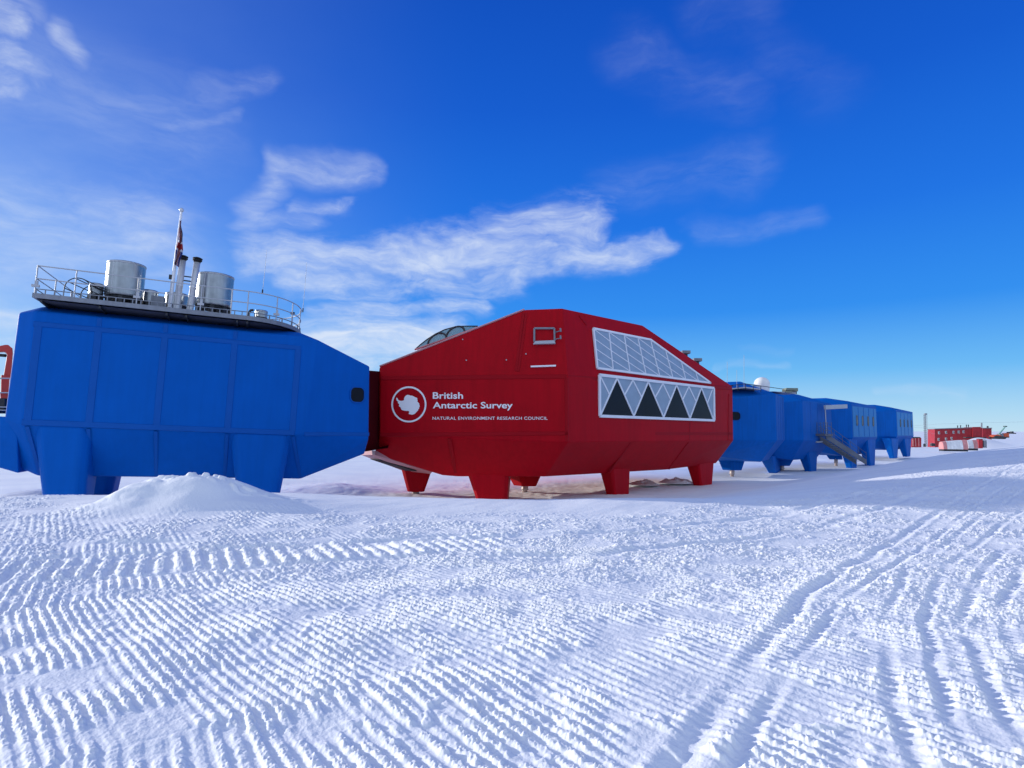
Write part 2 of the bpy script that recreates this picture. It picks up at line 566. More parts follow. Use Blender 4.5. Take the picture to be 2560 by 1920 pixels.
def build_ground():
    tmax, NT = 1.0, 1560
    az_in = np.arctan(np.linspace(-tmax, tmax, NT))
    az_out = np.linspace(math.pi / 4, 2 * math.pi - math.pi / 4, 90)[1:-1]
    az = np.concatenate([az_in, az_out])
    r = [0.25, .5, .8, 1.1, 1.4, 1.7, 1.95, 2.15, 2.3]
    while r[-1] < 48:
        r.append(r[-1] * 1.0029 if r[-1] < 20 else r[-1] * 1.004)
    while r[-1] < 9000:
        r.append(r[-1] * 1.045)
    r = np.array(r)
    A, Rr = np.meshgrid(az, r)
    x = np.sin(A) * Rr
    y = np.cos(A) * Rr
    z = base_height(x, y)
    near = Rr[:, 0] < 62
    z[near] += detail_height(x[near], y[near])
    nr, na = x.shape
    co = np.stack([x, y, z], -1).reshape(-1, 3)
    co = np.vstack([co, [[0, 0, float(z[0].mean())]]])
    i = np.arange(nr - 1)[:, None]
    j = np.arange(na)[None, :]
    j2 = (j + 1) % na
    q = np.stack([i * na + j, i * na + j2, (i + 1) * na + j2, (i + 1) * na + j], -1).reshape(-1, 4)
    c = len(co) - 1
    tri = np.stack([np.arange(na), np.full(na, c), (np.arange(na) + 1) % na], -1)
    me = bpy.data.meshes.new('snow_ground')
    me.vertices.add(len(co))
    me.vertices.foreach_set('co', co.astype(np.float32).ravel())
    nl = q.size + tri.size
    me.loops.add(nl)
    me.loops.foreach_set('vertex_index', np.concatenate([q.ravel(), tri.ravel()]).astype(np.int32))
    me.polygons.add(len(q) + len(tri))
    ls = np.concatenate([np.arange(len(q)) * 4, len(q) * 4 + np.arange(len(tri)) * 3])
    me.polygons.foreach_set('loop_start', ls.astype(np.int32))
    me.polygons.foreach_set('use_smooth', np.ones(len(q) + len(tri), bool))
    me.update(calc_edges=True)
    me.flip_normals()
    me.materials.append(M['snow'])
    o = bpy.data.objects.new('snow_ground', me)
    o['kind'] = 'structure'
    COL.objects.link(o)
    return o


build_ground()


# ------------------------------------------------------------------ building helpers
def leg_mb(front_top, front_bot, back, taper_back, grow=0.0):
    """tapered leg cowl; front quad top pair / bottom pair in world, back vector for the top, shorter for the foot"""
    a, b = front_top
    c, d = front_bot
    cut = 0.28

    def ring(p, q, bk):
        e = (q - p)
        n = bk
        k = cut * min(1.0, n.length / 2)
        eu, nu = e.normalized() * k, n.normalized() * k
        return [p + eu, q - eu, q + nu, q + n - nu, q + n - eu, p + n + eu, p + n - nu, p + nu]
    m = MB()
    m.frustum(ring(c, d, taper_back), ring(a, b, back))
    return m


def foot_parts(leg, centre, ztop, zbot, r=.22, plate=.9):
    p = MB().lathe(Vector((centre.x, centre.y, zbot + .05)), [(0, 0), (r * .8, 0), (r * .8, (ztop - zbot) * .45), (r * 1.15, (ztop - zbot) * .5),
                                                       (r, (ztop - zbot) * .62), (r, ztop - zbot + .3), (0, ztop - zbot + .3)], n=20)
    p.build('piston', M['piston'], leg)
    f = MB().lathe(Vector((centre.x, centre.y, zbot - .12)), [(0, 0), (plate, 0), (plate, .10), (plate * .6, .16), (r, .22), (0, .22)], n=28)
    f.build('foot_plate', M['dark'], leg)


def px_leg(parent, xt0, xt1, yt, xb0, xb1, yb, D, mat, back, depth, ext=0.0, foot=None):
    """leg surveyed on a vertical plane at distance D; ext lengthens it below yb"""
    a, b, c, d = at(xt0, yt, D), at(xt1, yt, D), at(xb0, yb, D), at(xb1, yb, D)
    if ext:
        dz = (a.z - c.z)
        c = c + (c - a) * (ext / dz) * .0 + Vector((0, 0, -ext))
        d = d + Vector((0, 0, -ext))
    bk = Vector(back).normalized() * depth
    o = leg_mb((a, b), (c, d), bk, bk * .7).build('leg', mat, parent, bevel=.05)
    if foot is not None:
        ctr = (c + d) / 2 + bk * .35
        foot_parts(o, ctr, c.z, foot)
    return o


def rounded_rect(w, h, r, n=6):
    pts = []
    for cx, cy, a0 in ((w - r, h - r, 0), (-w + r, h - r, 90), (-w + r, -h + r, 180), (w - r, -h + r, 270)):
        for k in range(n + 1):
            a = rad(a0 + 90 * k / n)
            pts.append((cx + r * math.cos(a), cy + r * math.sin(a)))
    return pts


def window_on(parent, c, ex, ey, nrm, w, h, r, glass, rim, rimw=.05, name='porthole'):
    """rounded pane with a rim lying on a facet: c centre, ex/ey unit axes, nrm outward"""
    o = MB()
    outer = [c + ex * a + ey * b for a, b in rounded_rect(w + rimw, h + rimw, r + rimw)]
    inner = [c + ex * a + ey * b for a, b in rounded_rect(w, h, r)]
    n = len(outer)
    f = nrm * .05
    vs = [p - nrm * .04 for p in outer] + [p + f for p in outer] + [p + f for p in inner] + [p - nrm * .04 for p in inner]
    fs = []
    for k in range(3):
        for i in range(n):
            j = (i + 1) % n
            fs.append([k * n + i, k * n + j, (k + 1) * n + j, (k + 1) * n + i])
    o.add(vs, fs)
    win = o.build(name, rim, parent)
    MB().poly_prism([p + nrm * .012 for p in inner], -nrm * .05).build('pane', glass, win)
    return win


def strip(mb, a, b, nrm, width, thick=.03):
    """a raised cover strip from a to b on a facet with outward normal nrm"""
    t = (b - a).normalized()
    s = t.cross(nrm).normalized() * width / 2
    mb.frustum([a - s - nrm * .02, a + s - nrm * .02, b + s - nrm * .02, b - s - nrm * .02],
               [a - s * .8 + nrm * thick, a + s * .8 + nrm * thick, b + s * .8 + nrm * thick, b - s * .8 + nrm * thick])


from mathutils.bvhtree import BVHTree


def probe(ob, px, py):
    """point and outward normal where a sight line meets a shell"""
    me = ob.data
    R = ROOT[ob]
    bv = BVHTree.FromPolygons([R @ v.co for v in me.vertices], [list(p.vertices) for p in me.polygons])
    loc, nor, _, _ = bv.ray_cast(CAM_POS, ray(px, py).normalized())
    if nor.dot(ray(px, py)) > 0:
        nor = -nor
    return loc, nor


# ------------------------------------------------------------------ left blue module
LF = FR(frame(at(87, 776, 24.2), rad(67), rad(2.0)))
blue_left = thing('station_module', 'nearest blue station module, at the left, with railed roof deck carrying steel tanks', 'station module', LF.m,
                  'blue station modules in a row')
L_ = LF.px(751, 840).x                     # wall length
vt = 0.0
vb = LF.px(300, 1068).z
belly = LF.px(500, 1194, 1.3).z
Wd = 9.0
hp = []


def both(pts):
    return [LF(u, w, v) for u, w, v in pts] + [LF(u, Wd - w, v) for u, w, v in pts]


uB0, uB1 = LF.px(94, 1183, 1.3).x, LF.px(751, 1197, 1.3).x
n1, n2, n3 = LF.px(924, 916, 1.0), LF.px(921.5, 1098, 1.0), LF.px(911, 1134.5, 1.6)
c2 = LF.px(795, 850, .1)
e1, e2 = LF.px(46, 783, .45), LF.px(24, 1035, .45)
hp += both([(0, 0, vt), (L_, 0, vt), (0, 0, vb), (L_ + .1, 0, vb), (uB0, 1.3, belly), (uB1, 1.3, belly),
            (0, 1.0, vt + .35), (L_, 1.0, vt + .35), (L_ + .45, .05, vt - .02), (L_ + .5, .05, vb), tuple(n1), tuple(n2), tuple(n3),
            (c2.x, .1, c2.z), (e1.x, .45, vt - .1), (e1.x - .05, .45, vb + .1), (e1.x + .3, 1.6, belly + .3)])
shell = MB().hull(hp).build('shell', M['blue'], blue_left, bevel=.07)

# low end platform carrying the crane
p0, p1, p2 = LF.px(22, 1036, 1.2), LF.px(94, 1183, 1.5), LF.px(0, 1158, 1.5)
ep = MB().hull(both([(e1.x + .4, .35, p0.z - .1), (e1.x - 3.2, 1.3, p0.z - .1), (e1.x - 3.2, 1.5, p0.z - 1.3), (e1.x - .9, 1.5, belly + .55),
                     (e1.x + .4, 1.2, belly + .1), (e1.x + .4, .35, vb + .02)]))
ep.build('end_platform', M['blue'], blue_left, bevel=.05)

# panel joints
sm = MB()
nf = LF.vec(0, -1, 0)
us = [LF.px(a, b).x for a, b in ((250, 793), (415, 812), (589, 830))]
for u in [.18] + us + [L_ - .05]:
    strip(sm, LF(u, 0, vb + .12), LF(u, 0, vt - .62), nf, .30, .025)
vtop = LF.px(300, 815).z
strip(sm, LF(.0, 0, vt - .55), LF(L_ + .05, 0, vt - .55), nf, .22, .03)
strip(sm, LF(.0, 0, vb + .05), LF(L_ + .05, 0, vb + .05), nf, .26, .03)
nb = LF.vec(0, -(vb - belly), -1.3).normalized()
for u, uu in zip([.18] + us + [L_], [uB0 + .1] + us + [uB1]):
    strip(sm, LF(u, 0, vb - .12), LF(uu, 1.3, belly + .03), nb, .16, .015)
for u in us:
    strip(sm, LF(u, 0, vt - .4), LF(u, 0, vt - .05), nf, .2, .02)
nn = (LF(*n2) - LF(L_ + .5, .05, vb)).cross(LF(L_ + .45, .05, vt) - LF(L_ + .5, .05, vb)).normalized()
if nn.y > 0:
    nn = -nn
strip(sm, LF(L_ + .5, .05, vb + .02), LF(n2.x, n2.y, n2.z + .25), nn, .2, .025)
sm.build('seam_trim', M['blue_seam'], blue_left)

# porthole on the nose
mid = [LF(L_ + .45, .05, vt), LF(L_ + .5, .05, vb), LF(*n1), LF(*n2)]
pl_o, pl_n = mid[0], nn


def on_plane(px, py, o, n):
    d = ray(px, py)
    return CAM_POS + d * ((o - CAM_POS).dot(n) / d.dot(n))


pc, pl_n = probe(shell, 893, 987)
ex = Vector((-pl_n.y, pl_n.x, 0)).normalized()
ey = ex.cross(pl_n)
ey = ey if ey.z > 0 else -ey
window_on(blue_left, pc, ex, ey, pl_n, .36, .36, .24, M['glass'], M['blue_seam'], .05)

# legs
gz = -2.5


def loc_leg(parent, fr, ut0, ut1, ub0, ub1, w0, w1, wb0, wb1, vt_, mat, zfoot=None, top_of=None):
    """leg in a module frame; reaches down to the snow"""
    a, b = fr(ut0, w0, vt_), fr(ut1, w0, vt_)
    low = fr.m.inverted() @ Vector((a.x, a.y, gz if zfoot is None else zfoot))
    c, d = fr(ub0, wb0, low.z), fr(ub1, wb0, low.z)
    return leg_mb((a, b), (c, d), fr.vec(0, w1 - w0, 0), fr.vec(0, wb1 - wb0, 0)).build('leg', mat, parent, bevel=.13)


def leg_edge(pt, pb, w):
    return LF.px(*pt, w).x, LF.px(*pb, w).x


wl = 0.0
a0, a1 = LF.px(77, 1068, wl).x, LF.px(226, 1078, wl).x
b0, b1 = LF.px(116, 1262, wl).x, LF.px(207, 1262, wl).x
loc_leg(blue_left, LF, a0, a1, b0, b1, wl, 2.6, wl, 1.9, vb - .01, M['blue'])
a0, a1 = LF.px(572, 1090, wl).x, LF.px(731, 1093, wl).x
b0, b1 = LF.px(604, 1262, wl).x, LF.px(690, 1262, wl).x
loc_leg(blue_left, LF, a0, a1, b0, b1, wl, 2.6, wl, 1.9, vb - .01, M['blue'])
for ua in (.2, 8.0):
    loc_leg(blue_left, LF, ua, ua + 2.2, ua + .45, ua + 1.75, Wd - 2.6, Wd, Wd - 1.9, Wd, vb - .3, M['blue'])

# roof deck --------------------------------------------------------
DV = LF.px(420, 769, -.5).z                # top of deck at its front edge
DW0, DW1 = -.5, 6.8
dl, dr = LF.px(80, 740, -.5).x, 7.9


def deck_outline(inset=0.0):
    pts = [(dl + inset, DW0 + inset), (dr, DW0 + inset)]
    cw, rw, ru = (DW0 + DW1) / 2, (DW1 - DW0) / 2 - inset, 2.55 - inset
    for k in range(1, 24):
        a = -math.pi / 2 + math.pi * k / 24
        pts.append((dr + ru * math.cos(a), cw + rw * math.sin(a)))
    pts += [(dr, DW1 - inset), (dl + inset, DW1 - inset)]
    return pts


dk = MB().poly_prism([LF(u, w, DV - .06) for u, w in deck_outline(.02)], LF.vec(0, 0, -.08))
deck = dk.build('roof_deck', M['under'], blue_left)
kb = MB()
ol = deck_outline()
il = deck_outline(.10)
n = len(ol)
vs = [LF(u, w, DV + .02) for u, w in ol] + [LF(u, w, DV - .17) for u, w in ol] + [LF(u, w, DV - .17) for u, w in il] + [LF(u, w, DV + .02) for u, w in il]
fs = []
for k in range(4):
    for i in range(n):
        j = (i + 1) % n
        fs.append([k * n + i, k * n + j, ((k + 1) % 4) * n + j, ((k + 1) % 4) * n + i])
kb.add(vs, fs)
kb.build('deck_edge', M['kerb'], deck)
# sloping brackets and soffit under the deck
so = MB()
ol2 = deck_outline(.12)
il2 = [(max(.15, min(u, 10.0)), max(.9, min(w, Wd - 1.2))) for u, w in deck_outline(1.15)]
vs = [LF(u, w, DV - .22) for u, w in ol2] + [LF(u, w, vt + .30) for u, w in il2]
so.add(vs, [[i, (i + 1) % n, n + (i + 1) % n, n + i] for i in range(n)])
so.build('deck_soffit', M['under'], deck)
for u in [dl + .25] + us + [dr, dr - 2.45]:
    MB().poly_prism([LF(u, DW0 + .1, DV - .22), LF(u, DW0 + .1, DV - .32), LF(u, .95, vt + .2), LF(u, 1.3, vt + .2), LF(u, 1.3, DV - .22)], LF.vec(.07, 0, 0)).build('bracket', M['dark'], deck)
# toe rail: low perforated kickboard
tb = MB()
for du in (0,):
    pts = [LF(u, w, DV + .20) for u, w in deck_outline(.06)]
    tb.tube(pts, .022, 6, closed=True)
for i in range(0, 27):
    u = dl + .1 + i * (dr - dl) / 26
    tb.box(LF(u, DW0 + .06, DV + .1), LF.vec(.02, 0, 0), LF.vec(0, .01, 0), LF.vec(0, 0, .1))
for u, w in deck_outline(.06)[2:26:2]:
    tb.box(LF(u, w, DV + .1), LF.vec(.03, 0, 0), LF.vec(0, .03, 0), LF.vec(0, 0, .1))
tb.build('toe_rail', M['kerb'], deck)

rl = MB()
for hgt in (1.15, .62):
    rl.tube([LF(u, w, DV + hgt) for u, w in deck_outline(.06)], .024, 8, closed=True)
railing = rl.build('railing', M['rail'], blue_left)
po = [LF.px(x, y, DW0 + .06).x for x, y in ((343, 735), (503, 745), (579, 755), (424, 750))]
posts = [(dl + .06, DW0 + .06), (po[0], DW0 + .06), (po[3] + .0, DW0 + .06), (po[1], DW0 + .06), (po[2], DW0 + .06), (po[0] - 2.2, DW0 + .06)]
o6 = deck_outline(.06)
posts += [o6[1], o6[5], o6[8], o6[11], o6[14], o6[17], o6[20], o6[25]]
posts += [(dl + .06, 2.0), (dl + .06, 4.4), (dl + .06, DW1 - .06), (2.0, DW1 - .06), (4.5, DW1 - .06), (6.5, DW1 - .06)]
for i, (u, w) in enumerate(posts):
    pm = MB().tube([LF(u, w, DV), LF(u, w, DV + 1.16)], .026, 8)
    if i in (0, 1, 3, 7):
        pm.box(LF(u, w, DV + .32), LF.vec(.13, 0, 0), LF.vec(0, .05, 0), LF.vec(0, 0, .05))
        pm.box(LF(u + .02, w, DV + .45), LF.vec(.05, 0, 0), LF.vec(0, .05, 0), LF.vec(0, 0, .08))
    pm.build('post', M['rail'], railing)

# hooped ladder guard at the roof hatch
hg = MB()
for k in range(4):
    w = .6 + k * .45
    hc = LF.px(197 + k * 3, 735, w)
    pts = []
    for i in range(19):
        a = math.pi * i / 18
        pts.append(LF(hc.x + .55 * k - .05 + .48 * math.cos(a), w, DV + .55 - k * .17 + .50 * math.sin(a)))
    hg.tube(pts, .022, 6)
    hg.tube([pts[0], LF(hc.x + .55 * k - .05 + .48, w, DV)], .02, 6)
    hg.tube([pts[-1], LF(hc.x + .55 * k - .05 - .48, w, DV)], .02, 6)
hc = LF.px(197, 735, .6)
for a in (0, .2, .4, .6, .8, 1.0):
    aa = math.pi * a
    hg.tube([LF(hc.x - .05 + .48 * math.cos(aa), .6, DV + .55 + .5 * math.sin(aa)),
             LF(hc.x + 1.6 + .48 * math.cos(aa), 1.95, DV + .04 + .5 * math.sin(aa))], .02, 6)
hg.build('ladder_hoop', M['dark'], blue_left)


# roof equipment on the deck
def tank(px0, px1, ytop, ybot, w, label, mat='galv', stand=True, name='steel_tank', cat='tank', group=None):
    c0, c1 = LF.px(px0, (ytop + ybot) / 2, w), LF.px(px1, (ytop + ybot) / 2, w)
    r = (c1.x - c0.x) / 2
    u = (c0.x + c1.x) / 2
    vtp = LF.px((px0 + px1) / 2, ytop, w).z
    vbt = LF.px((px0 + px1) / 2, ybot, w).z
    base = LF(u, w, vbt)
    up = LF.vec(0, 0, 1)
    t = thing(name, label, cat, base, group)
    H = vtp - vbt
    m = MB().lathe(base, [(0, 0), (r * .98, 0), (r, .02)] + [(r * (1 + .004 * ((i % 2) == 0)), H * i / 12) for i in range(1, 12)] + [(r, H - .04), (r * 1.012, H - .03), (r * 1.012, H), (r * .9, H + .03), (0, H + .06)], up, 56)
    m.build('drum', M[mat], t)
    rm = MB()
    rm.tube([base + up * (H - .05) + (LF.vec(math.cos(a), math.sin(a), 0)) * r * 1.01 for a in [2 * math.pi * i / 56 for i in range(56)]], .016, 6, closed=True)
    # lap seam and inspection stub
    a = -2.1
    d = LF.vec(math.cos(a), math.sin(a), 0)
    rm.tube([base + d * r * 1.003 + up * .05, base + d * r * 1.003 + up * (H - .05)], .012, 6)
    rm.build('rim', M['steel'], t)
    if stand and vbt - DV > .05:
        st = MB()
        for i in range(8):
            a = 2 * math.pi * i / 8
            d = LF.vec(math.cos(a), math.sin(a), 0)
            e = LF.vec(-math.sin(a), math.cos(a), 0)
            st.box(base + d * r * .86 - up * (vbt - DV) / 2, d * .06, e * .08, up * (vbt - DV) / 2)
        st.lathe(base - up * .1, [(0, 0), (r * .9, 0), (r * .9, .1), (0, .1)], up, 32)
        st.build('stand', M['dark'], t)
    return t


tank(264, 362, 661, 745, 1.7, 'large galvanised steel tank behind the left stretch of the roof deck railing', group='galvanised drums on the roof deck')
tank(489, 583, 690, 769, 1.7, 'large galvanised steel tank to the right of the two flue pipes on the deck', group='galvanised drums on the roof deck')
tank(222, 259, 711, 738, 1.5, 'small galvanised drum between the hooped ladder guard and the large left tank', group='galvanised drums on the roof deck')
tank(352, 395, 728, 757, 2.6, 'low galvanised drum just right of the large left tank on the roof deck', group='galvanised drums on the roof deck')
tank(412, 470, 736, 766, 2.9, 'low galvanised drum standing behind the flue pipes on the roof deck', group='galvanised drums on the roof deck')
tank(637, 669, 778, 795, 1.9, 'smallest drum, alone near the curved right end of the roof deck', group='galvanised drums on the roof deck')

# junction boxes
bx = LF.px(395, 757, .8)
t = thing('junction_box', 'grey metal box on the deck between the two big tanks', 'box', LF(bx.x, .8, DV))
MB().box(LF(bx.x, .8, bx.z), LF.vec(.26, 0, 0), LF.vec(0, .2, 0), LF.vec(0, 0, .28)).build('case', M['kerb'], t, bevel=.02)
MB().box(LF(bx.x, .8, (bx.z - .28 + DV) / 2), LF.vec(.05, 0, 0), LF.vec(0, .05, 0), LF.vec(0, 0, (bx.z - .28 - DV) / 2)).build('stand', M['dark'], t)

# flue pipes
fl = []
for (xb, yb, xt, yt, lab) in ((441.5, 768, 457, 650, 'tall steel flue pipe with black cowl, next to the flagpole'),
                              (474, 772, 493, 655, 'steel flue pipe with black cowl, beside the large right tank')):
    b_, t_ = LF.px(xb, yb, .7), LF.px(xt, yt, .7)
    base = LF(b_.x, .7, DV)
    top = LF(t_.x, .7, t_.z)
    ax = (top - base)
    H = ax.length
    t = thing('flue_pipe', lab, 'flue pipe', base, 'pair of steel flue pipes')
    MB().lathe(base, [(0, 0), (.16, 0), (.145, .1), (.14, H * .5), (.15, H * .505), (.15, H * .52), (.14, H * .525), (.14, H), (0, H)], ax, 28).build('pipe', M['steel'], t)
    MB().lathe(top, [(0, -.02), (.15, -.02), (.15, .04), (.20, .05), (.20, .09), (.14, .10), (.14, .13), (.21, .14), (.21, .17), (.12, .21), (0, .21)], ax, 28).build('cowl', M['black'], t)
    fl.append((base, top))
t = thing('pipe_brace', 'pair of dark rungs bracing the two flue pipes together', 'brace', fl[0][0])
bm_ = MB()
for f_ in (.62, .70):
    bm_.tube([fl[0][0].lerp(fl[0][1], f_), fl[1][0].lerp(fl[1][1], f_)], .03, 8)
bm_.build('rung', M['dark'], t)

# flagpole and flag
b_, t_ = LF.px(424, 766, .3), LF.px(453.5, 530, .3)
base, top = LF(b_.x, .3, DV), LF(t_.x, .3, t_.z)
t = thing('flagpole', 'white flagpole with ball finial on the roof deck', 'flagpole', base)
MB().tube([base, base.lerp(top, .5), top], .085, 12, r2=.045).build('pole', M['white'], t)
MB().lathe(top, [(0, -.02)] + [(.10 * math.sin(math.pi * i / 10), .09 - .10 * math.cos(math.pi * i / 10)) for i in range(11)], (0, 0, 1), 16).build('finial', M['steel'], t)
MB().box(base.lerp(top, .335) + LF.vec(-.1, 0, 0), LF.vec(.07, 0, 0), LF.vec(0, .05, 0), LF.vec(0, 0, .1)).build('cleat', M['dark'], t)


def make_flag():
    """flag hanging limp along the pole, its folds showing a narrow strip"""
    f0, f1 = LF.px(449.5, 553, .2), LF.px(437, 662, .2)
    nu, nv = 26, 60
    me = bpy.data.meshes.new('flag')
    vs, fs, cols = [], [], []
    axis = LF(f1.x, .2, f1.z) - LF(f0.x, .2, f0.z)
    o = LF(f0.x, .2, f0.z)
    for j in range(nv + 1):
        b = j / nv
        width = .08 + .17 * min(1, b * 2.2) * (1 - .55 * max(0, b - .72) / .28)
        for i in range(nu + 1):
            a = i / nu
            fold = math.sin(a * 9.5 + b * 5.0) * .09 * min(1, b * 3 + .2)
            sag = .10 * a * math.sin(b * 7)
            p = o + axis * (b + .04 * sag + .05 * a * (b > .02)) + LF.vec(a * width + .02 * math.sin(b * 16 + a * 4), -.10 + fold, 0)
            vs.append(p)
            # cloth position on the banner
            X, Y = a * 1.15, (b * .9)
            s, q = X * 2 - 1, Y * 2 - 1
            c = (.008, .012, .12)
            if abs(s - q) < .20 or abs(s + q) < .20:
                c = (.5, .5, .55)
            if abs(s - q) < .10 or abs(s + q) < .10:
                c = (.26, .005, .012)
            if abs(s) < .24 or abs(q) < .20:
                c = (.5, .5, .55)
            if abs(s) < .15 or abs(q) < .13:
                c = (.26, .005, .012)
            cols.append(c)
    for j in range(nv):
        for i in range(nu):
            k = j * (nu + 1) + i
            fs.append([k, k + 1, k + nu + 2, k + nu + 1])
    t = thing('flag', 'limp red, white and blue flag hanging down its white pole', 'flag', o)
    inv = ROOT[t].inverted()
    me.from_pydata([tuple(inv @ v) for v in vs], [], fs)
    ca = me.color_attributes.new('cloth', 'FLOAT_COLOR', 'POINT')
    for i, c in enumerate(cols):
        ca.data[i].color = (*c, 1)
    me.polygons.foreach_set('use_smooth', [True] * len(fs))
    me.materials.append(M['flag'])
    ob = bpy.data.objects.new('cloth', me)
    COL.objects.link(ob)
    ob.parent = t
    ROOT[ob] = ROOT[t]


make_flag()


def whip(pb, pt, w, label, r=.012):
    a, b = LF.px(*pb, w), LF.px(*pt, w)
    A, B = LF(a.x, w, a.z), LF(b.x, w, b.z)
    t = thing('whip_antenna', label, 'antenna', A, 'thin whip antennas on the deck railing')
    MB().tube([A, A.lerp(B, .5) + LF.vec(.01, 0, 0), B], r, 6, r2=r * .5).build('mast', M['rail'], t)
    MB().tube([A - LF.vec(0, 0, .05), A + LF.vec(0, 0, .16)], .035, 8).build('base', M['dark'], t)


whip((656, 732), (667, 625), .8, 'thin whip antenna rising from the top rail near the curved end')
whip((757, 778), (767, 655), 3.3, 'thin whip antenna outside the rounded tip of the roof deck')
c_ = LF.px(743, 800, 2.6)
t = thing('deck_light', 'small dark lamp on a stand inside the rounded deck end', 'lamp', LF(c_.x - .25, 2.6, DV))
MB().tube([LF(c_.x - .25, 2.6, DV), LF(c_.x - .25, 2.6, DV + .85)], .03, 8).build('stand', M['rail'], t)
MB().lathe(LF(c_.x - .25, 2.6, DV + .85), [(0, 0), (.05, 0), (.12, .08), (.12, .13), (0, .15)], (0, 0, 1), 16).build('lamp_head', M['dark'], t)
c_ = LF.px(622, 785, 1.0)
t = thing('vent_stub', 'small bent black vent pipe beside the smallest deck drum', 'vent', LF(c_.x, 1.0, DV))
MB().tube([LF(c_.x, 1., DV), LF(c_.x, 1., DV + .45), LF(c_.x + .08, 1., DV + .56), LF(c_.x + .2, 1., DV + .58)], .06, 10).build('pipe', M['dark'], t)

# crane on the end platform ------------------------------------------
CD = 27.0
t = thing('deck_crane', 'red knuckle boom crane at the left edge of the photo beside the module', 'crane', at(8, 1026, CD))


def cpoly(pts, th, name, mat, par):
    v = Vector((-.66, .75, 0)) * th
    return MB().poly_prism([at(x, y, CD) - v / 2 for x, y in pts], v).build(name, mat, par, bevel=.02)


boom = cpoly([(-60, 868), (-10, 868), (12, 863), (20, 863), (31, 872), (32, 884), (27, 945), (8, 945), (18, 886), (12, 880), (-60, 884)], .42, 'boom', M['red_crane'], t)
MB().tube([at(-60, 884, CD - .1), at(14, 889, CD - .1)], .07, 10).build('hydraulic_ram', M['black'], boom)
cpoly([(3, 938), (28, 942), (27, 982), (2, 982)], .7, 'mast', M['red_crane'], t)
cpoly([(0, 982), (24, 982), (20, 1027), (4, 1027)], .5, 'pedestal', M['red_crane'], t)
MB().box(at(9, 1010, CD - .4), (.12, 0, 0), (0, .1, 0), (0, 0, .25)).build('control_box', M['dark'], t)
t = thing('guard_rail', 'grey tubular guard rail around the red crane on the end platform', 'railing', at(10, 1026, CD - .6))
g = MB()
for y in (946, 982, 1018, 1026):
    g.tube([at(-70, y - 1, CD - .7), at(26 - (y - 946) * .055, y, CD - .7)], .028, 8)
g.build('rail', M['rail'], t)
for x0, x1 in ((26, 21), (-6, -12), (-45, -52)):
    MB().tube([at(x0, 946, CD - .7), at(x1, 1028, CD - .7)], .03, 8).build('post', M['rail'], t)
MB().box(at(-24, 1030, CD - .1), (1.0, 0, 0), (0, .8, 0), (0, 0, .05)).build('platform', M['dark'], t)

# ------------------------------------------------------------------ red module
C_ = at(1419, 1020, 33.6)
RL = FR(frame(at(943, 945, 34.5), rad(95)))          # left front facade: u to the right
# axis facade
RR = FR(frame(Vector((C_.x, C_.y, RL.m.translation.z)), rad(46)))
red = thing('station_module', 'tall red station module with big triangular windows and white lettering', 'station module',
            frame(Vector((6.0, 40.0, 0)), rad(46)))
up_t = .35      # inward lean of the upper wall at the top, metres per 4 m


def Lp(x, y, w=0.0):
    return RL.W(x, y, w)


def Rp(x, y, w=0.0):
    return RR.W(x, y, w)


def on_plane(px, py, o, n):
    d = ray(px, py)
    return CAM_POS + d * ((o - CAM_POS).dot(n) / d.dot(n))


topC = Lp(1405.5, 771, .46)
seamC = Lp(1419, 941)
uL = (topC - seamC).cross(Lp(951, 945) - seamC).normalized()
uL = uL if uL.y < 0 else -uL
uR = (topC - seamC).cross(Rp(1831, 972) - seamC).normalized()
uR = uR if uR.y < 0 else -uR


def UP(x, y, n):
    return on_plane(x, y, seamC, n)


front = [Lp(951, 945), Lp(1419, 941), Lp(951, 1088), Lp(1420, 1105),
         Rp(1831, 972), Rp(1833, 1101),
         UP(948, 917, uL), UP(1313.5, 774.5, uL), topC,
         UP(1607, 813.7, uR), UP(1829.5, 965.0, uR),
         Lp(938, 1136, .9), Lp(1106, 1188, 1.5), Lp(1143, 1191, 1.5), Lp(1363, 1191.3, 1.5),
         Rp(1790, 1158, 1.6), Rp(1666, 1174, 1.6)]
axis = Vector((math.sin(rad(46)), math.cos(rad(46)), 0))
perp = Vector((-axis.y, axis.x, 0))
# mirror everything in the vertical plane through the module axis
mid0 = C_ + perp * 6.0


def mirror(p):
    return p + perp * (2 * (mid0 - p).dot(perp))


def back_pt(p):
    q = mirror(p)
    if p.z > 6.3 and p.x < 6:
        q.z = 5.9
    w = (RL.i @ q).y
    if w < 3.0:
        q += RL.vec(0, 3.0 - w, 0)
    return q


pts = front + [back_pt(p) for p in front]
# far end taper and end face
for z, k, dd in ((RR.px(1829.5, 965, .08).z, 6.0, 2.2), (RR.px(1833, 1101).z, 6.0, 2.2)):
    pass
e_top, e_bot = Rp(1829.5, 965, .08), Rp(1833, 1101)
for sgn in (-1, 1):
    for zz in (e_top.z - .35, e_bot.z):
        q = mid0 + axis * ((e_bot - mid0).dot(axis) + 3.0) + perp * sgn * 3.2
        pts.append(Vector((q.x, q.y, zz)))
    q = mid0 + axis * ((e_bot - mid0).dot(axis) + 2.2) + perp * sgn * 3.0
    pts.append(Vector((q.x, q.y, e_bot.z - 1.9)))
red_shell = MB().hull(pts, .15).build('shell', M['red'], red, bevel=.06)

nL, nR = RL.vec(0, -1, 0), RR.vec(0, -1, 0)
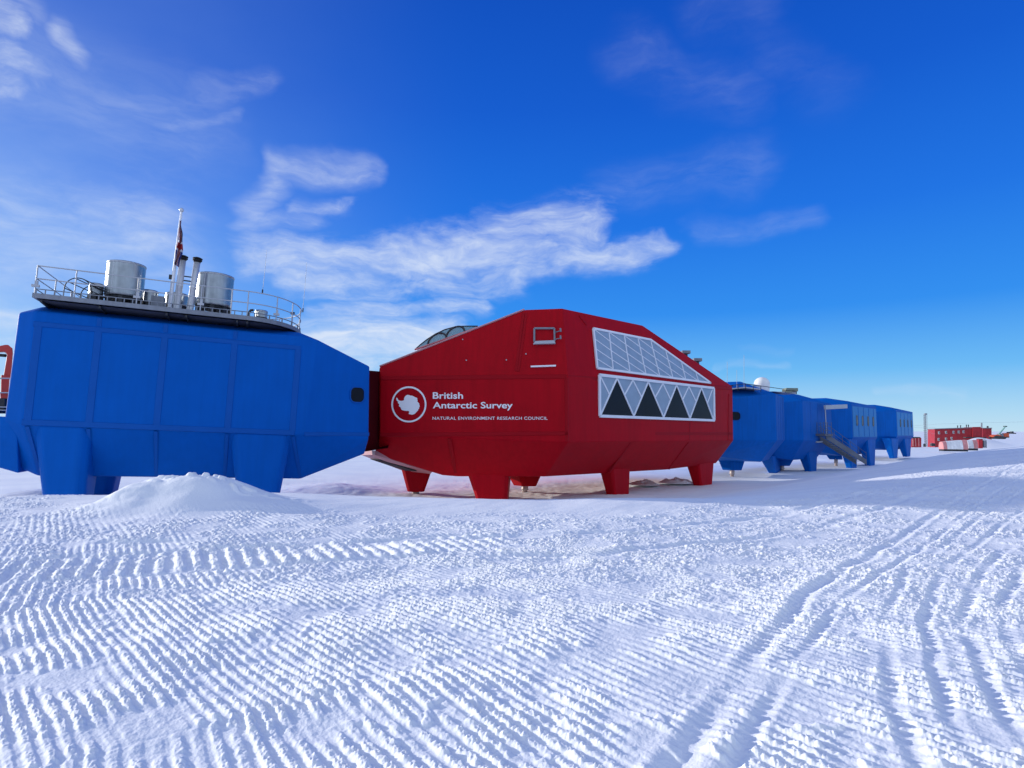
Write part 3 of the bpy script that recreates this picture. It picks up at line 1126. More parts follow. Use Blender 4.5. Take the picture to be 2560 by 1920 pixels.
# outward normals of the leaning upper walls
oUL, oUR = seamC, seamC
st = MB()
strip(st, Lp(953, 945), Lp(1417, 941), nL, .26)
strip(st, Lp(951, 1087), Lp(1420, 1083), nL, .24)
strip(st, Rp(1421, 943), Rp(1829, 971), nR, .3)
strip(st, Rp(1421, 1084), Rp(1831, 1084), nR, .26)
strip(st, Lp(1416, 945), Lp(1417, 1103), nL, .2)
strip(st, Rp(1424, 945), Rp(1424, 1103), nR, .2)
for x in (1580, 1724, 1822):
    strip(st, Rp(x, 1052 if x < 1800 else 985), Rp(x - 1, 1100), nR, .2)
bL = (Lp(1363, 1191.3, 1.5) - Lp(1420, 1105)).cross(RL.vec(1, 0, 0)).normalized()
bL = bL if bL.y < 0 else -bL
bR = (Rp(1666, 1174, 1.6) - Rp(1700, 1102)).cross(RR.vec(1, 0, 0)).normalized()
bR = bR if bR.y < 0 else -bR
oBR = Rp(1700, 1103)
for (xa, ya, xb, yb) in ((1577, 1106, 1524, 1181), (1722, 1105, 1672, 1173)):
    strip(st, on_plane(xa, ya, oBR, bR), on_plane(xb, yb, oBR, bR), bR, .2)
oBL = Lp(1420, 1105)
strip(st, on_plane(1124, 1096, oBL, bL), on_plane(1140, 1188, oBL, bL), bL, .22)
for (xa, ya, xb, yb) in ((1316, 782, 1296, 928), (1309, 782, 1290, 928)):
    strip(st, on_plane(xa, ya, oUL, uL), on_plane(xb, yb, oUL, uL), uL, .16)
strip(st, on_plane(1448, 790, oUR, uR), on_plane(1466, 812, oUR, uR), uR, .12)
st.build('seam_trim', M['red_seam'], red)
# trim along the left roof edge
tr = MB()
tr.tube([Lp(949, 915.5, .1), Lp(1311, 773.5, .45)], .05, 8)
tr.build('roof_edge_trim', M['belly'], red)


# windows of the right hand facade
def plane_pt(x, y, o, n, off):
    return on_plane(x, y, o, n) + n * off


def lerp2(a, b, t):
    return (a[0] + (b[0] - a[0]) * t, a[1] + (b[1] - a[1]) * t)


def bar(mb, a, b, o, n, wid, off=.07):
    A, B = plane_pt(*a, o, n, off), plane_pt(*b, o, n, off)
    t_ = (B - A).normalized()
    s = t_.cross(n).normalized() * wid / 2
    mb.frustum([A - s - n * .1, A + s - n * .1, B + s - n * .1, B - s - n * .1], [A - s, A + s, B + s, B - s])


# projective map of the facade: equal window bays shrink with distance
def along(p, q, o, n, t):
    A, B = on_plane(*p, o, n), on_plane(*q, o, n)
    X = A.lerp(B, t)
    d = CR.transposed() @ (X - CAM_POS)
    return (1280 + FPX * d.x / -d.z, 960 - FPX * d.y / -d.z)


ut, um, ur, ub = (1481, 822), (1624, 850), (1774.6, 957.9), (1491, 921)
panel = MB().poly_prism([plane_pt(*p, oUR, uR, .05) for p in (ut, um, ur, ub)], -uR * .2).build('window', M['panel'], red, label='sloping upper window of grey panels in slanted white bars')
fr_ = MB()
for a, b in ((ut, um), (um, ur), (ur, ub), (ub, ut)):
    bar(fr_, a, b, oUR, uR, .13, .12)
fr_.build('frame', M['mullion'], panel)
mu = MB()
NB = 8
tops, bots = [], []
A, Bm, Cc = [on_plane(*p, oUR, uR) for p in (ut, um, ur)]
Bb = on_plane(*ub, oUR, uR)


def unpx(X):
    d = CR.transposed() @ (X - CAM_POS)
    return (1280 + FPX * d.x / -d.z, 960 - FPX * d.y / -d.z)


# measured mullion feet/heads
heads = [ut, (1520.5, 831), (1558.5, 839), (1592.5, 845), um, (1662, 877), (1701, 905), (1737, 931.5), ur]
feet = [ub, (1530.5, 922.5), (1572.5, 928), (1612.5, 935), (1647, 940), (1680, 945), (1712, 948.5), (1744, 953), ur]
for i in range(1, 8):
    bar(mu, heads[i], feet[i], oUR, uR, .075, .09)
# slanted bars stepping down each bay
for i in range(8):
    for k in range(4):
        a = lerp2(heads[i], feet[i], k / 4)
        b = lerp2(heads[i + 1], feet[i + 1], (k + 1) / 4)
        if i >= 4:
            # under the raking edge the bars keep their slope and stop at it
            rowL = 4 - (i - 4)
            a = lerp2(heads[i], feet[i], k / rowL) if k < rowL else None
            b = lerp2(heads[i + 1], feet[i + 1], k / max(1, rowL - 1)) if k < rowL else None
            if a is None or k == 0 or (rowL == 1):
                continue
            if k > rowL - 1:
                continue
        bar(mu, a, b, oUR, uR, .05, .075)
mu.build('mullion', M['mullion'], panel)

lt, rt, rb, lb = (1495.6, 937.5), (1781.8, 970.4), (1783, 1051), (1496.5, 1040)
oW, nW = Rp(1500, 990), nR
lower = MB().poly_prism([plane_pt(*p, oW, nW, .05) for p in (lt, rt, rb, lb)], -nW * .2).build('window', M['panel'], red, label='lower window band with four dark triangles in white bars')
fr_ = MB()
for a, b in ((lt, rt), (rt, rb), (rb, lb), (lb, lt)):
    bar(fr_, a, b, oW, nW, .17, .14)
fr_.build('frame', M['mullion'], lower)


def top_at(x):
    return (x, lt[1] + (rt[1] - lt[1]) * (x - lt[0]) / (rt[0] - lt[0]) + 3)


def bot_at(x):
    return (x, lb[1] + (rb[1] - lb[1]) * (x - lb[0]) / (rb[0] - lb[0]) - 3)


apex = [1540, 1618, 1689, 1751]
foot = [1499, 1582, 1656.5, 1722.5, 1781]
minor_top = [1580, 1655, 1720]
mu = MB()
for i, ax_ in enumerate(apex):
    l, r_ = foot[i], foot[i + 1]
    A = top_at(ax_)
    tri = [(A[0], A[1] + 3), (l + 2, bot_at(l)[1]), (r_ - 2, bot_at(r_)[1])]
    MB().poly_prism([plane_pt(*p, oW, nW, .062) for p in tri], -nW * .03).build('pane', M['glass'], lower, label='dark triangular pane')
    bar(mu, A, bot_at(l), oW, nW, .11, .10)
    bar(mu, A, bot_at(r_), oW, nW, .11, .10)
bar(mu, top_at(1499), lerp2(top_at(1540), bot_at(1499), .45), oW, nW, .09, .085)
for i, mx_ in enumerate(minor_top):
    bar(mu, top_at(mx_), lerp2(top_at(apex[i]), bot_at(foot[i + 1]), .45), oW, nW, .10, .085)
    bar(mu, top_at(mx_), lerp2(top_at(apex[i + 1]), bot_at(foot[i + 1]), .45), oW, nW, .10, .085)
bar(mu, top_at(1779), lerp2(top_at(1751), bot_at(1781), .5), oW, nW, .09, .085)
mu.build('mullion', M['mullion'], lower)

# hatch on the left upper wall, bracket lights, white bar
hq = [(1336, 822), (1386, 822), (1386.5, 854), (1336, 856)]
hat = MB()
for a, b in zip(hq, hq[1:] + hq[:1]):
    bar(hat, a, b, oUL, uL, .10, .14)
hatch = hat.build('hatch', M['kerb'], red, label='square grey framed hatch on the upper wall')
MB().poly_prism([plane_pt(*p, oUL, uL, .02) for p in hq], -uL * .1).build('hatch_cover', M['red'], hatch)
sill = MB().poly_prism([plane_pt(*p, oUL, uL, .2) for p in ((1339, 855), (1386, 853), (1389, 860.5), (1333, 862))], -uL * .22)
sill.build('sill', M['rail'], hatch)
for y in (832, 850):
    lb_ = MB()
    lb_.tube([plane_pt(1388, y, oUL, uL, .1), plane_pt(1402, y, oUL, uL, .45)], .03, 6)
    lb_.tube([plane_pt(1401, y - 6, oUL, uL, .45), plane_pt(1402, y + 3, oUL, uL, .45)], .05, 8)
    lb_.build('lamp_bracket', M['kerb'], red)

wb = MB()
bar(wb, (1327, 917), (1390, 914.8), oUL, uL, .085, .1)
wb.build('white_bar', M['letter'], red)
for x, y in ((1157, 849), (1166, 901), (1266, 900), (1315, 885)):
    p = plane_pt(x, y, oUL, uL, .03)
    MB().box(p, RL.vec(.03, 0, 0), RL.vec(0, .03, 0), (0, 0, .03)).build('bolt', M['rail'], red)


# lettering and emblem on the left facade
def lettering(body, x0, x1, ybase, ytop_cap, thick, space=1.0):
    cu = bpy.data.curves.new('lettering', 'FONT')
    cu.body = body
    cu.size = 1.0
    cu.offset = thick
    cu.space_character = space
    cu.resolution_u = 4
    tmp = bpy.data.objects.new('lettering_source', cu)
    COL.objects.link(tmp)
    dg = bpy.context.evaluated_depsgraph_get()
    me0 = tmp.evaluated_get(dg).to_mesh()
    co = [v.co.copy() for v in me0.vertices]
    fs = [list(p.vertices) for p in me0.polygons]
    tmp.evaluated_get(dg).to_mesh_clear()
    bpy.data.objects.remove(tmp)
    bpy.data.curves.remove(cu)
    xs = [c.x for c in co]
    base = 0.0
    cap = None
    xa, xb = min(xs), max(xs)
    cap = 0.727 + thick
    o = MB()
    vs = []
    for c in co:
        px = x0 + (c.x - xa) / (xb - xa) * (x1 - x0)
        py = ybase - (c.y + thick) / (cap + thick) * (ybase - ytop_cap)
        vs.append(Lp(px, py, -.02))
    o.add(vs, fs)
    return o


def pxz(x, y):            # coordinates read from the enlarged lettering
    return 940 + x / 4.809, 940 + y / 4.806


def words_of(mb, n_words):
    """split a line of lettering at its widest gaps, one mesh per word"""
    par = list(range(len(mb.v)))

    def find(a):
        while par[a] != a:
            par[a] = par[par[a]]
            a = par[a]
        return a
    for f in mb.f:
        for a in f[1:]:
            par[find(a)] = find(f[0])
    isl = {}
    xs = [(RL.i @ p).x for p in mb.v]
    for i_, x in enumerate(xs):
        r = find(i_)
        lo, hi = isl.get(r, (x, x))
        isl[r] = (min(lo, x), max(hi, x))
    iv = sorted(isl.values())
    gaps, hi = [], iv[0][1]
    for lo, h2 in iv[1:]:
        gaps.append((lo - hi, (lo + hi) / 2))
        hi = max(hi, h2)
    cuts = sorted(c for _, c in sorted(gaps)[::-1][:n_words - 1])
    for k in range(n_words):
        a = cuts[k - 1] if k else -1e9
        b = cuts[k] if k < n_words - 1 else 1e9
        m = MB()
        m.add(mb.v, [f for f in mb.f if a < xs[f[0]] <= b])
        use = sorted({q for f in m.f for q in f})
        ren = {q: i_ for i_, q in enumerate(use)}
        m.v = [m.v[q] for q in use]
        m.f = [[ren[q] for q in f] for f in m.f]
        m.build('lettering', M['letter'], red)


words_of(lettering('British', *[pxz(v, 0)[0] for v in (683, 1046)], pxz(0, 273)[1], pxz(0, 190)[1], .016), 1)
words_of(lettering('Antarctic Survey', *[pxz(v, 0)[0] for v in (683, 1643)], pxz(0, 389)[1], pxz(0, 308)[1], .016), 2)
words_of(lettering('NATURAL ENVIRONMENT RESEARCH COUNCIL', *[pxz(v, 0)[0] for v in (680, 2062)], pxz(0, 525)[1], pxz(0, 487)[1], .004, 1.08), 4)
em = MB()
N = 96
vs = []
for rr in (1.0, .905):
    for k in range(N):
        a = 2 * math.pi * k / N
        vs.append(Lp(*pxz(395 + 211 * rr * math.cos(a), 341 + 217 * rr * math.sin(a)), -.02))
em.add(vs, [[k, (k + 1) % N, N + (k + 1) % N, N + k] for k in range(N)])
cont = [(247, 260), (255, 262), (262, 273), (268, 288), (285, 297), (305, 300), (325, 295), (338, 290), (337, 272), (345, 250), (360, 235), (378, 227), (400, 229),
        (415, 236), (430, 235), (445, 242), (462, 250), (478, 258), (493, 262), (497, 272), (495, 285), (500, 292), (497, 308), (512, 322), (520, 332), (520, 345),
        (526, 362), (518, 378), (519, 390), (508, 400), (506, 412), (497, 422), (480, 440), (465, 455), (445, 463), (432, 465), (420, 460), (408, 461), (398, 458),
        (392, 447), (400, 437), (398, 425), (388, 420), (378, 418), (366, 419), (350, 417), (325, 413), (313, 409), (305, 402), (298, 385), (293, 372), (280, 369),
        (275, 358), (279, 345), (276, 335), (266, 327), (262, 317), (270, 312), (258, 303), (250, 296), (243, 280)]
em.add([Lp(*pxz(*p), -.02) for p in cont], [list(range(len(cont)))])
em.build('emblem', M['letter'], red, label='white ring with the outline of a polar continent')

# soffit under the left nose, seen edge on, paled for snow-bounced light
vn = MB()
q = [(903.5, 1137.5), (937, 1137), (1080, 1181), (1074, 1184.5), (1007, 1177)]
Q = [at(x, y, d) for (x, y), d in zip(q, (39, 35.2, 36.2, 37.0, 39.5))]
vn.poly_prism(Q, Vector((0, 0, .25)))
vent = vn.build('end_soffit', M['belly'], red)
q = [(926, 1147), (949, 1148), (1042, 1177), (1013, 1176)]
Q = [at(x, y, d) - Vector((0, 0, .03)) for (x, y), d in zip(q, (37.6, 37.0, 37.0, 38.4))]
MB().poly_prism(Q, Vector((0, 0, .05))).build('vent', M['black'], vent)

# skylight on the left roof slope
def q2(x, y):
    return 880 + x / 3.19, 740 + y / 3.19


def vault(k, u_, r_=1.0):
    """k 0..1 along the slope, u_ 0..1 over the vault from the front eaves to the back"""
    return None


W0 = 1.2
outl = [(505, 424), (545, 388), (600, 345), (665, 303), (740, 268), (830, 243), (915, 240), (1003, 240), (1010, 262), (760, 350), (600, 410)]
MB().poly_prism([Lp(*q2(*p), W0) for p in outl], RL.vec(0, 2.6, 0)).build('pane', M['skyglass'], red)
sky_l = red.children[-1]
sky_l.name = 'skylight'
rb_ = MB()
for x0, y0, xm, ym, x1, y1 in ((606, 384, 668, 300, 752, 334), (752, 330, 828, 246, 897, 282)):
    for w in (W0 - .03, W0 + 2.6):
        pts_ = []
        for k in range(17):
            f_ = k / 16
            a = math.pi * f_
            bx_, by_ = x0 + (x1 - x0) * (1 - math.cos(a)) / 2, y0 + (y1 - y0) * (1 - math.cos(a)) / 2
            hgt = math.sin(a) * ((y0 + y1) / 2 - ym) * .98
            pts_.append(Lp(*q2(bx_, by_ - hgt), w))
        MB().tube(pts_, .055, 8).build('rib', M['dark'], sky_l)
for p0_, p1_ in zip(outl[:7], outl[1:8]):
    rb_.tube([Lp(*q2(*p0_), W0), Lp(*q2(*p1_), W0)], .035, 6)
rb_.build('glazing_bar', M['dark'], sky_l)
MB().tube([Lp(*q2(500, 428), W0 - .1), Lp(*q2(1000, 243 + 8), W0 - .1)], .05, 6).build('kerb', M['belly'], sky_l)

# roof fittings on the right slope
for x, y, lab in ((1714, 884, 'upper of two small dark roof vents on the red right slope'), (1743, 903, 'lower of two small dark roof vents on the red right slope')):
    p = RR.W(x, y, 1.6)
    t = thing('roof_vent', lab, 'vent', p - Vector((0, 0, .9)), 'small vents on the red roof')
    MB().box(p - Vector((0, 0, .5)), (.12, 0, 0), (0, .12, 0), (0, 0, .5)).build('stem', M['dark'], t)
    MB().box(p + Vector((0, 0, .1)), (.32, 0, 0), (0, .25, 0), (0, 0, .12)).build('cap', M['kerb'], t, bevel=.03)

# legs of the red module
back = perp
def red_leg(fr, xt0, xt1, yt, xb0, xb1, yb, w, dp):
    a, b, c, d = fr.W(xt0, yt, w), fr.W(xt1, yt, w), fr.W(xb0, yb, w), fr.W(xb1, yb, w)
    c.z = d.z = -2.6
    leg_mb((a, b), (c, d), fr.vec(0, dp, 0), fr.vec(0, dp * .55, 0)).build('leg', M['red'], red, bevel=.06)


red_leg(RL, 1160, 1273, 1165, 1194, 1267, 1237, 1.45, 2.2)
red_leg(RR, 1528, 1579, 1155, 1538, 1574, 1218, 1.5, 1.25)
red_leg(RR, 1744, 1788, 1145, 1754, 1781, 1204, 1.5, 1.25)
px_leg(red, 1000, 1086, 1160, 1019, 1061, 1230, 38.6, M['red'], (-.2, 1, 0), 1.6, foot=-2.55)
px_leg(red, 1300, 1362, 1182, 1309, 1345, 1216, 40.5, M['red'], perp, 1.6, foot=-2.55)

# ------------------------------------------------------------------ link corridor between the first two modules
lk = thing('link_corridor', 'flexible corridor joining the blue and the red module, coloured dark like shade', 'corridor', at(934, 1030, 33))
m = MB()
a0_, a1_ = LF(n1.x - .3, 3.0, n1.z - .25), Lp(965, 925, 2.2)
q0 = [LF(n1.x - .4, w, v) for w, v in ((1.6, n1.z - .15), (7.2, n1.z - .15), (7.2, n2.z - .75), (1.6, n2.z - .75))]
c1 = mid0 + axis * ((Lp(951, 945) - mid0).dot(axis) + .6)
q1 = []
for sgn, zz in ((1, Lp(948, 925).z), (-1, Lp(948, 925).z), (-1, Lp(948, 1120).z), (1, Lp(948, 1120).z)):
    p = Lp(958, 1000, 1.0) if sgn > 0 else c1 + perp * 2.0
    q1.append(Vector((p.x, p.y, zz)))
q1 = [q1[0], q1[1], q1[2], q1[3]]
m.frustum(q0, q1)
m.build('bellows', M['link'], lk)

# ------------------------------------------------------------------ the four blue modules beyond
def far_module(label, corner_px, corner_D, az, Lw, v_top_px, v_bot_px, belly_dv, noseL, noseA, wide=9.5, pale=False, nwin=0, winrange=None, porthole=None, rise=.9):
    ctop = at(corner_px, v_top_px, corner_D)
    cbot = at(corner_px, v_bot_px, corner_D)
    fr = FR(frame(ctop, rad(az)))
    H = ctop.z - cbot.z
    t = thing('station_module', label, 'station module', fr.m, 'blue station modules in a row')
    inset = 1.5

    def bo(ps):
        return [fr(*p) for p in ps] + [fr(p[0], wide - p[1], p[2]) for p in ps]
    pts = bo([(0, 0, 0), (Lw, 0, 0), (0, 0, -H), (Lw, 0, -H), (.9, inset, -H - belly_dv), (Lw - .9, inset, -H - belly_dv),
              (1.2, 3.2, rise), (Lw - 1.2, 3.2, rise),
              (-noseL, noseA, -.7), (-noseL, noseA, -H), (-noseL + .8, noseA + .5, -H - belly_dv * .7),
              (Lw + noseL, noseA, -.7), (Lw + noseL, noseA, -H), (Lw + noseL - .8, noseA + .5, -H - belly_dv * .7)])
    MB().hull(pts, 1.5).build('shell', M['blue_far'], t, bevel=.06)
    nf = fr.vec(0, -1, 0)
    if pale:
        MB().poly_prism([fr(.25, -.03, -.35), fr(Lw - .2, -.03, -.35), fr(Lw - .2, -.03, -H + .15), fr(.25, -.03, -H + .15)], -nf * .06).build('lit_wall_face', M['blue_lit_wall'], t)  # paler sheet puts bounced light into the window wall's colour
        for k in range(1, 5):
            s = MB()
            u = .25 + (Lw - .45) * k / 4.6
            strip(s, fr(u, -.035, -.4), fr(u, -.035, -H + .2), nf, .12, .02)
            s.build('seam', M['blue_far'], t)
    else:
        for k in range(1, 4):
            s = MB()
            u = Lw * k / 4
            strip(s, fr(u, 0, -.1), fr(u, 0, -H + .1), nf, .16, .02)
            s.build('seam', M['blue_seam'], t)
    for k in range(nwin):
        u = Lw * (winrange[0] + (winrange[1] - winrange[0]) * k / (nwin - 1))
        c = fr(u, -.04, -H * .49)
        window_on(t, c, fr.vec(1, 0, 0), fr.vec(0, 0, 1), nf, .24, H * .14, .22, M['pane'], M['brass'], .07, 'window')
    return t, fr, H


def far_leg(t, fr, D_unused, xt0, xt1, yt, xb0, xb1, yb, w, zfoot, back_w=1.3, name='leg'):
    a, b = fr.W(xt0, yt, w), fr.W(xt1, yt, w)
    c, d = fr.W(xb0, yb, w), fr.W(xb1, yb, w)
    # bring both ends to the wanted heights on the leg's own plane
    c2_, d2_ = c.copy(), d.copy()
    c2_.z = d2_.z = zfoot
    return leg_mb((a, b), (c2_, d2_), fr.vec(0, back_w, 0), fr.vec(0, back_w * .5, 0)).build('leg', M['blue_far'], t, bevel=.05)


tA, fA, HA = far_module('blue module right behind the red one, with radome and roof walkway', 1939, 54, 30, 7.0, 984, 1101, 2.0, 4.5, 4.3, rise=1.3)
far_leg(tA, fA, 54, 1930, 1958, 1140, 1940, 1957, 1191, 1.2, -2.5)
o = px_leg(tA, 1828, 1872, 1140, 1832.5, 1858, 1176, 57, M['blue_far'], (-.8, .6, 0), 1.6, foot=-2.6)
nA = fA.vec(0, 0, 1).cross((fA(-4.5, 4.3, -HA) - fA(0, 0, -HA)).normalized()).normalized()
nA = nA if nA.y < 0 else -nA
pc = on_plane(1838, 1040, fA(0, 0, -1), nA)
exx = Vector((-nA.y, nA.x, 0)).normalized()
window_on(tA, pc, exx, Vector((0, 0, 1)), nA, .5, .36, .3, M['glass'], M['blue_seam'])

tB, fB, HB = far_module('blue module with an outside staircase, second behind the red one', 2006, 62, 44, 9.5, 1000, 1101, 2.1, 4.2, 3.2, rise=1.1)
far_leg(tB, fB, 62, 2020, 2045, 1125, 2028, 2042, 1178, .9, -2.5)
px_leg(tB, 1952, 1994, 1140, 1960, 1978, 1165, 66, M['blue_far'], (-.8, .6, 0), 1.6, foot=-2.6)

tC, fC, HC = far_module('blue module with four narrow windows and a white beam over its nose', 2128.5, 73, 44, 11.6, 1008, 1095, 2.2, 4.2, 3.2, pale=True, nwin=4, winrange=(.17, .83), rise=.8)
far_leg(tC, fC, 73, 2120, 2144, 1098, 2130, 2142, 1152, .15, -2.5)
far_leg(tC, fC, 73, 2168, 2190, 1098, 2176, 2187, 1148, .15, -2.5)
px_leg(tC, 2090, 2108, 1125, 2097, 2110, 1149, 78, M['blue_far'], (-.8, .6, 0), 1.8, foot=-2.6)

tD, fD, HD = far_module('farthest blue module of the row, with four narrow windows', 2240, 95, 43, 13.5, 1024, 1091, 2.2, 4.6, 3.6, pale=True, nwin=4, winrange=(.2, .86), rise=.9)
far_leg(tD, fD, 95, 2228, 2247, 1096, 2235, 2244, 1140, .15, -2.0)
far_leg(tD, fD, 95, 2261, 2279, 1096, 2268, 2276, 1137, .15, -2.0)

# roof walkway on module A
t = thing('roof_walkway', 'railed grating walkway on the roof of the nearest far blue module', 'walkway', at(1870, 975, 54))
m = MB()
w0, w1_, w2_ = at(1826, 971, 53), at(1864, 967, 53), at(1902, 972, 53.5)
m.poly_prism([w0, w1_, w1_ + Vector((-.4, 2.4, 0)), w0 + Vector((-.4, 2.4, 0))], Vector((0, 0, -.10)))
m.poly_prism([w1_, w2_, w2_ + Vector((-.4, 2.4, 0)), w1_ + Vector((-.4, 2.4, 0))], Vector((0, 0, -.10)))
m.build('grating', M['rail'], t)
m = MB()
hh = Vector((0, 0, .26))
m.tube([w0 + hh, w1_ + hh, w2_ + hh], .035, 6)
m.tube([w0 + hh + Vector((-.4, 2.4, 0)), w1_ + hh + Vector((-.4, 2.4, 0)), w2_ + hh + Vector((-.4, 2.4, 0))], .035, 6)
for p in (w0, w0.lerp(w1_, .5), w1_, w1_.lerp(w2_, .5), w2_):
    m.tube([p - Vector((0, 0, .3)), p + hh], .03, 6)
m.tube([w2_ + hh, at(1960, 973, 56)], .03, 6)
m.build('railing', M['dark'], t)
t = thing('roof_hatch', 'cluster of olive hatch boxes on the roof behind the radome', 'roof hatch', at(1976, 984, 58))
m = MB()
m.poly_prism([at(1942, 979, 58), at(1990, 979, 58), at(1990, 985, 58), at(1932, 978.5, 58)], Vector((-.6, 1.4, 0)))
m.build('base', M['rail'], t)
m = MB()
m.box(at(1975, 975, 58.4), (.55, 0, 0), (0, .5, 0), (0, 0, .16))
m.box(at(1968, 977, 58.2), (.3, 0, 0), (0, .4, 0), (0, 0, .18))
m.build('lid', paint('olive_paint', (.20, .23, .18), .6), t)
m = MB()
m.tube([at(1985, 977, 57.8), at(1991, 979, 57.8), at(1991, 985, 57.8)], .04, 6)
m.tube([at(1955, 976, 57.8), at(1985, 977, 57.8)], .03, 6)
m.build('handrail', M['dark'], t)
p = at(1905, 976, 56.5)
t = thing('radome', 'white egg shaped radome on the blue roof', 'radome', p)
r_ = .71
prof = [(r_ * .9, -.1), (r_ * .96, .25), (r_, .6)] + [(r_ * math.cos(a), .6 + r_ * .92 * math.sin(a)) for a in [math.pi / 2 * i / 14 for i in range(1, 15)]]
MB().lathe(p, prof, (0, 0, 1), 40).build('dome', M['radome'], t)
MB().lathe(p - Vector((0, 0, .5)), [(0, 0), (.5, 0), (.5, .45), (0, .45)], (0, 0, 1), 24).build('base', M['kerb'], t)
for x, y0, y1, d, lab in ((1818, 968, 905, 55, 'left of three faint whip masts above the red roof corner'), (1842, 966, 925, 55, 'middle of three faint whip masts above the red roof corner'),
                          (1860, 966, 888, 55, 'right of three faint whip masts, left of the radome')):
    t = thing('whip_antenna', lab, 'antenna', at(x, y0, d), 'faint whip masts on the blue roof')
    MB().tube([at(x, y0 + 6, d), at(x, y1, d)], .016, 6).build('mast', M['rail'], t)

# white beam
t = thing('lifting_beam', 'white horizontal beam jutting out over the dark blue nose', 'beam', at(2090, 1015, 66))
m = MB()
A, B = at(2062, 1018.5, 65), at(2116, 1015.8, 68.5)
dv = (B - A).normalized()
m.box((A + B) / 2, dv * (B - A).length / 2, dv.cross(Vector((0, 0, 1))) * .12, Vector((0, 0, .23)))
m.build('beam', M['rail'], t, bevel=.02)
MB().tube([at(2063, 1020, 65.1), at(2066, 1092, 65.1)], .06, 8).build('post', M['rail'], t)

# staircase
t = thing('staircase', 'grey steel staircase descending between two far blue modules', 'staircase', at(2150, 1153, 66))
sd = 65.0
s0, s1 = at(2052, 1090, sd), at(2153, 1155, 69.0)
wv = Vector((-.6, .8, 0)) * .55
sv = MB()
for off in (-wv, wv):
    sv.box((s0 + s1) / 2 + off, (s1 - s0) / 2, off.normalized() * .03, Vector((0, 0, .30)))
sv.build('stringer', M['stair'], t)
sv = MB()
for k in range(14):
    c = s0.lerp(s1, (k + .5) / 14)
    sv.box(c, Vector((.12, .05, 0)), wv, Vector((0, 0, .02)))
sv.build('tread', M['stair'], t)
sv = MB()
pl0, pl1 = at(2046, 1087, 64.5), at(2066, 1088, 65.4)
sv.box((pl0 + pl1) / 2, (pl1 - pl0) / 2, wv * 1.3, Vector((0, 0, .12)))
sv.build('landing', M['stair'], t)
sv = MB()
for off in (-wv, wv):
    for hgt in (.55, 1.05):
        sv.tube([s0 + off + Vector((0, 0, hgt + .3)), s1 + off + Vector((0, 0, hgt))], .022, 6)
    for f_ in (0, .2, .4, .6, .8, 1):
        c = s0.lerp(s1, f_) + off
        sv.tube([c, c + Vector((0, 0, 1.2))], .022, 6)
    for x in (2046, 2056, 2066):
        c = at(x, 1087, 64.6) + off
        sv.tube([c, c + Vector((0, 0, 1.35))], .025, 6)
    for hgt in (.5, .95, 1.3):
        sv.tube([pl0 + off + Vector((0, 0, hgt)), pl1 + off + Vector((0, 0, hgt))], .022, 6)
sv.build('handrail', M['stair'], t)
MB().poly_prism([at(2040, 1103, 65), at(2058, 1103, 65.5), at(2056, 1106, 65.5), at(2044, 1107, 65)], Vector((-.4, .6, 0))).build('bracket', M['rail'], t)

# ------------------------------------------------------------------ distant buildings and vehicles
fb = FR(frame(at(2337, 1113, 205), rad(112)))
t = thing('accommodation_building', 'long two storey red building beyond the row of modules', 'building', fb.m)


def fz(x, y, w=0):
    return fb.W(x, y, w)


def gzl(w=0):
    return -3.2


MB().poly_prism([fz(2337, 1073), fz(2432, 1069.5), fz(2432, 1122), fz(2337, 1122)], fb.vec(0, 9, 0)).build('wall', M['red_far'], t)
MB().poly_prism([fz(2432.2, 1067.5, -.6), fz(2456, 1067, -.6), fz(2456, 1122, -.6), fz(2432.2, 1122, -.6)], fb.vec(0, 9, 0)).build('wing', M['red_far'], t)
MB().poly_prism([fz(2336, 1071.5, -.3), fz(2432, 1068.2, -.3), fz(2432, 1070, -.3), fz(2336, 1073.2, -.3)], fb.vec(0, 9.4, 0)).build('roof', M['kerb'], t)
for i, (x, y, kind) in enumerate([(2348, 1082, 1), (2365.5, 1081, 0), (2384, 1080.5, 0), (2397, 1080, 0), (2409, 1079.5, 0), (2347, 1098.5, 0), (2365.5, 1097.5, 0), (2379.5, 1096, 0)]):
    w_ = MB()
    a = fz(x, y, -.05)
    w_.box(a, (.36, 0, 0), (0, .06, 0), (0, 0, .48))
    win = w_.build('window', M['rail'], t)
    MB().box(a + Vector((.05, -.05, 0)), (.2, 0, 0), (0, .03, 0), (0, 0, .3)).build('pane', M['pane'], win)
for i, (x, y0, y1) in enumerate([(2394, 1073, 1064), (2401.5, 1073, 1063.5), (2416, 1072, 1062), (2421, 1072, 1062)]):
    m = MB().tube([fz(x, y0, 2), fz(x, y1 + 2, 2)], .12, 8)
    m.tube([fz(x - 1.2, y1 + .8, 2), fz(x + 1.2, y1 + .8, 2)], .16, 8)
    m.build('chimney', M['dark'], t)
MB().tube([fz(2454, 1070, -1), fz(2454, 1057, -1)], .22, 8).build('flue', M['kerb'], t)
MB().box(fz(2437, 1094, -1.2), (3.4, 0, 0), (0, .6, 0), (0, 0, .18)).build('canopy', M['dark'], t)

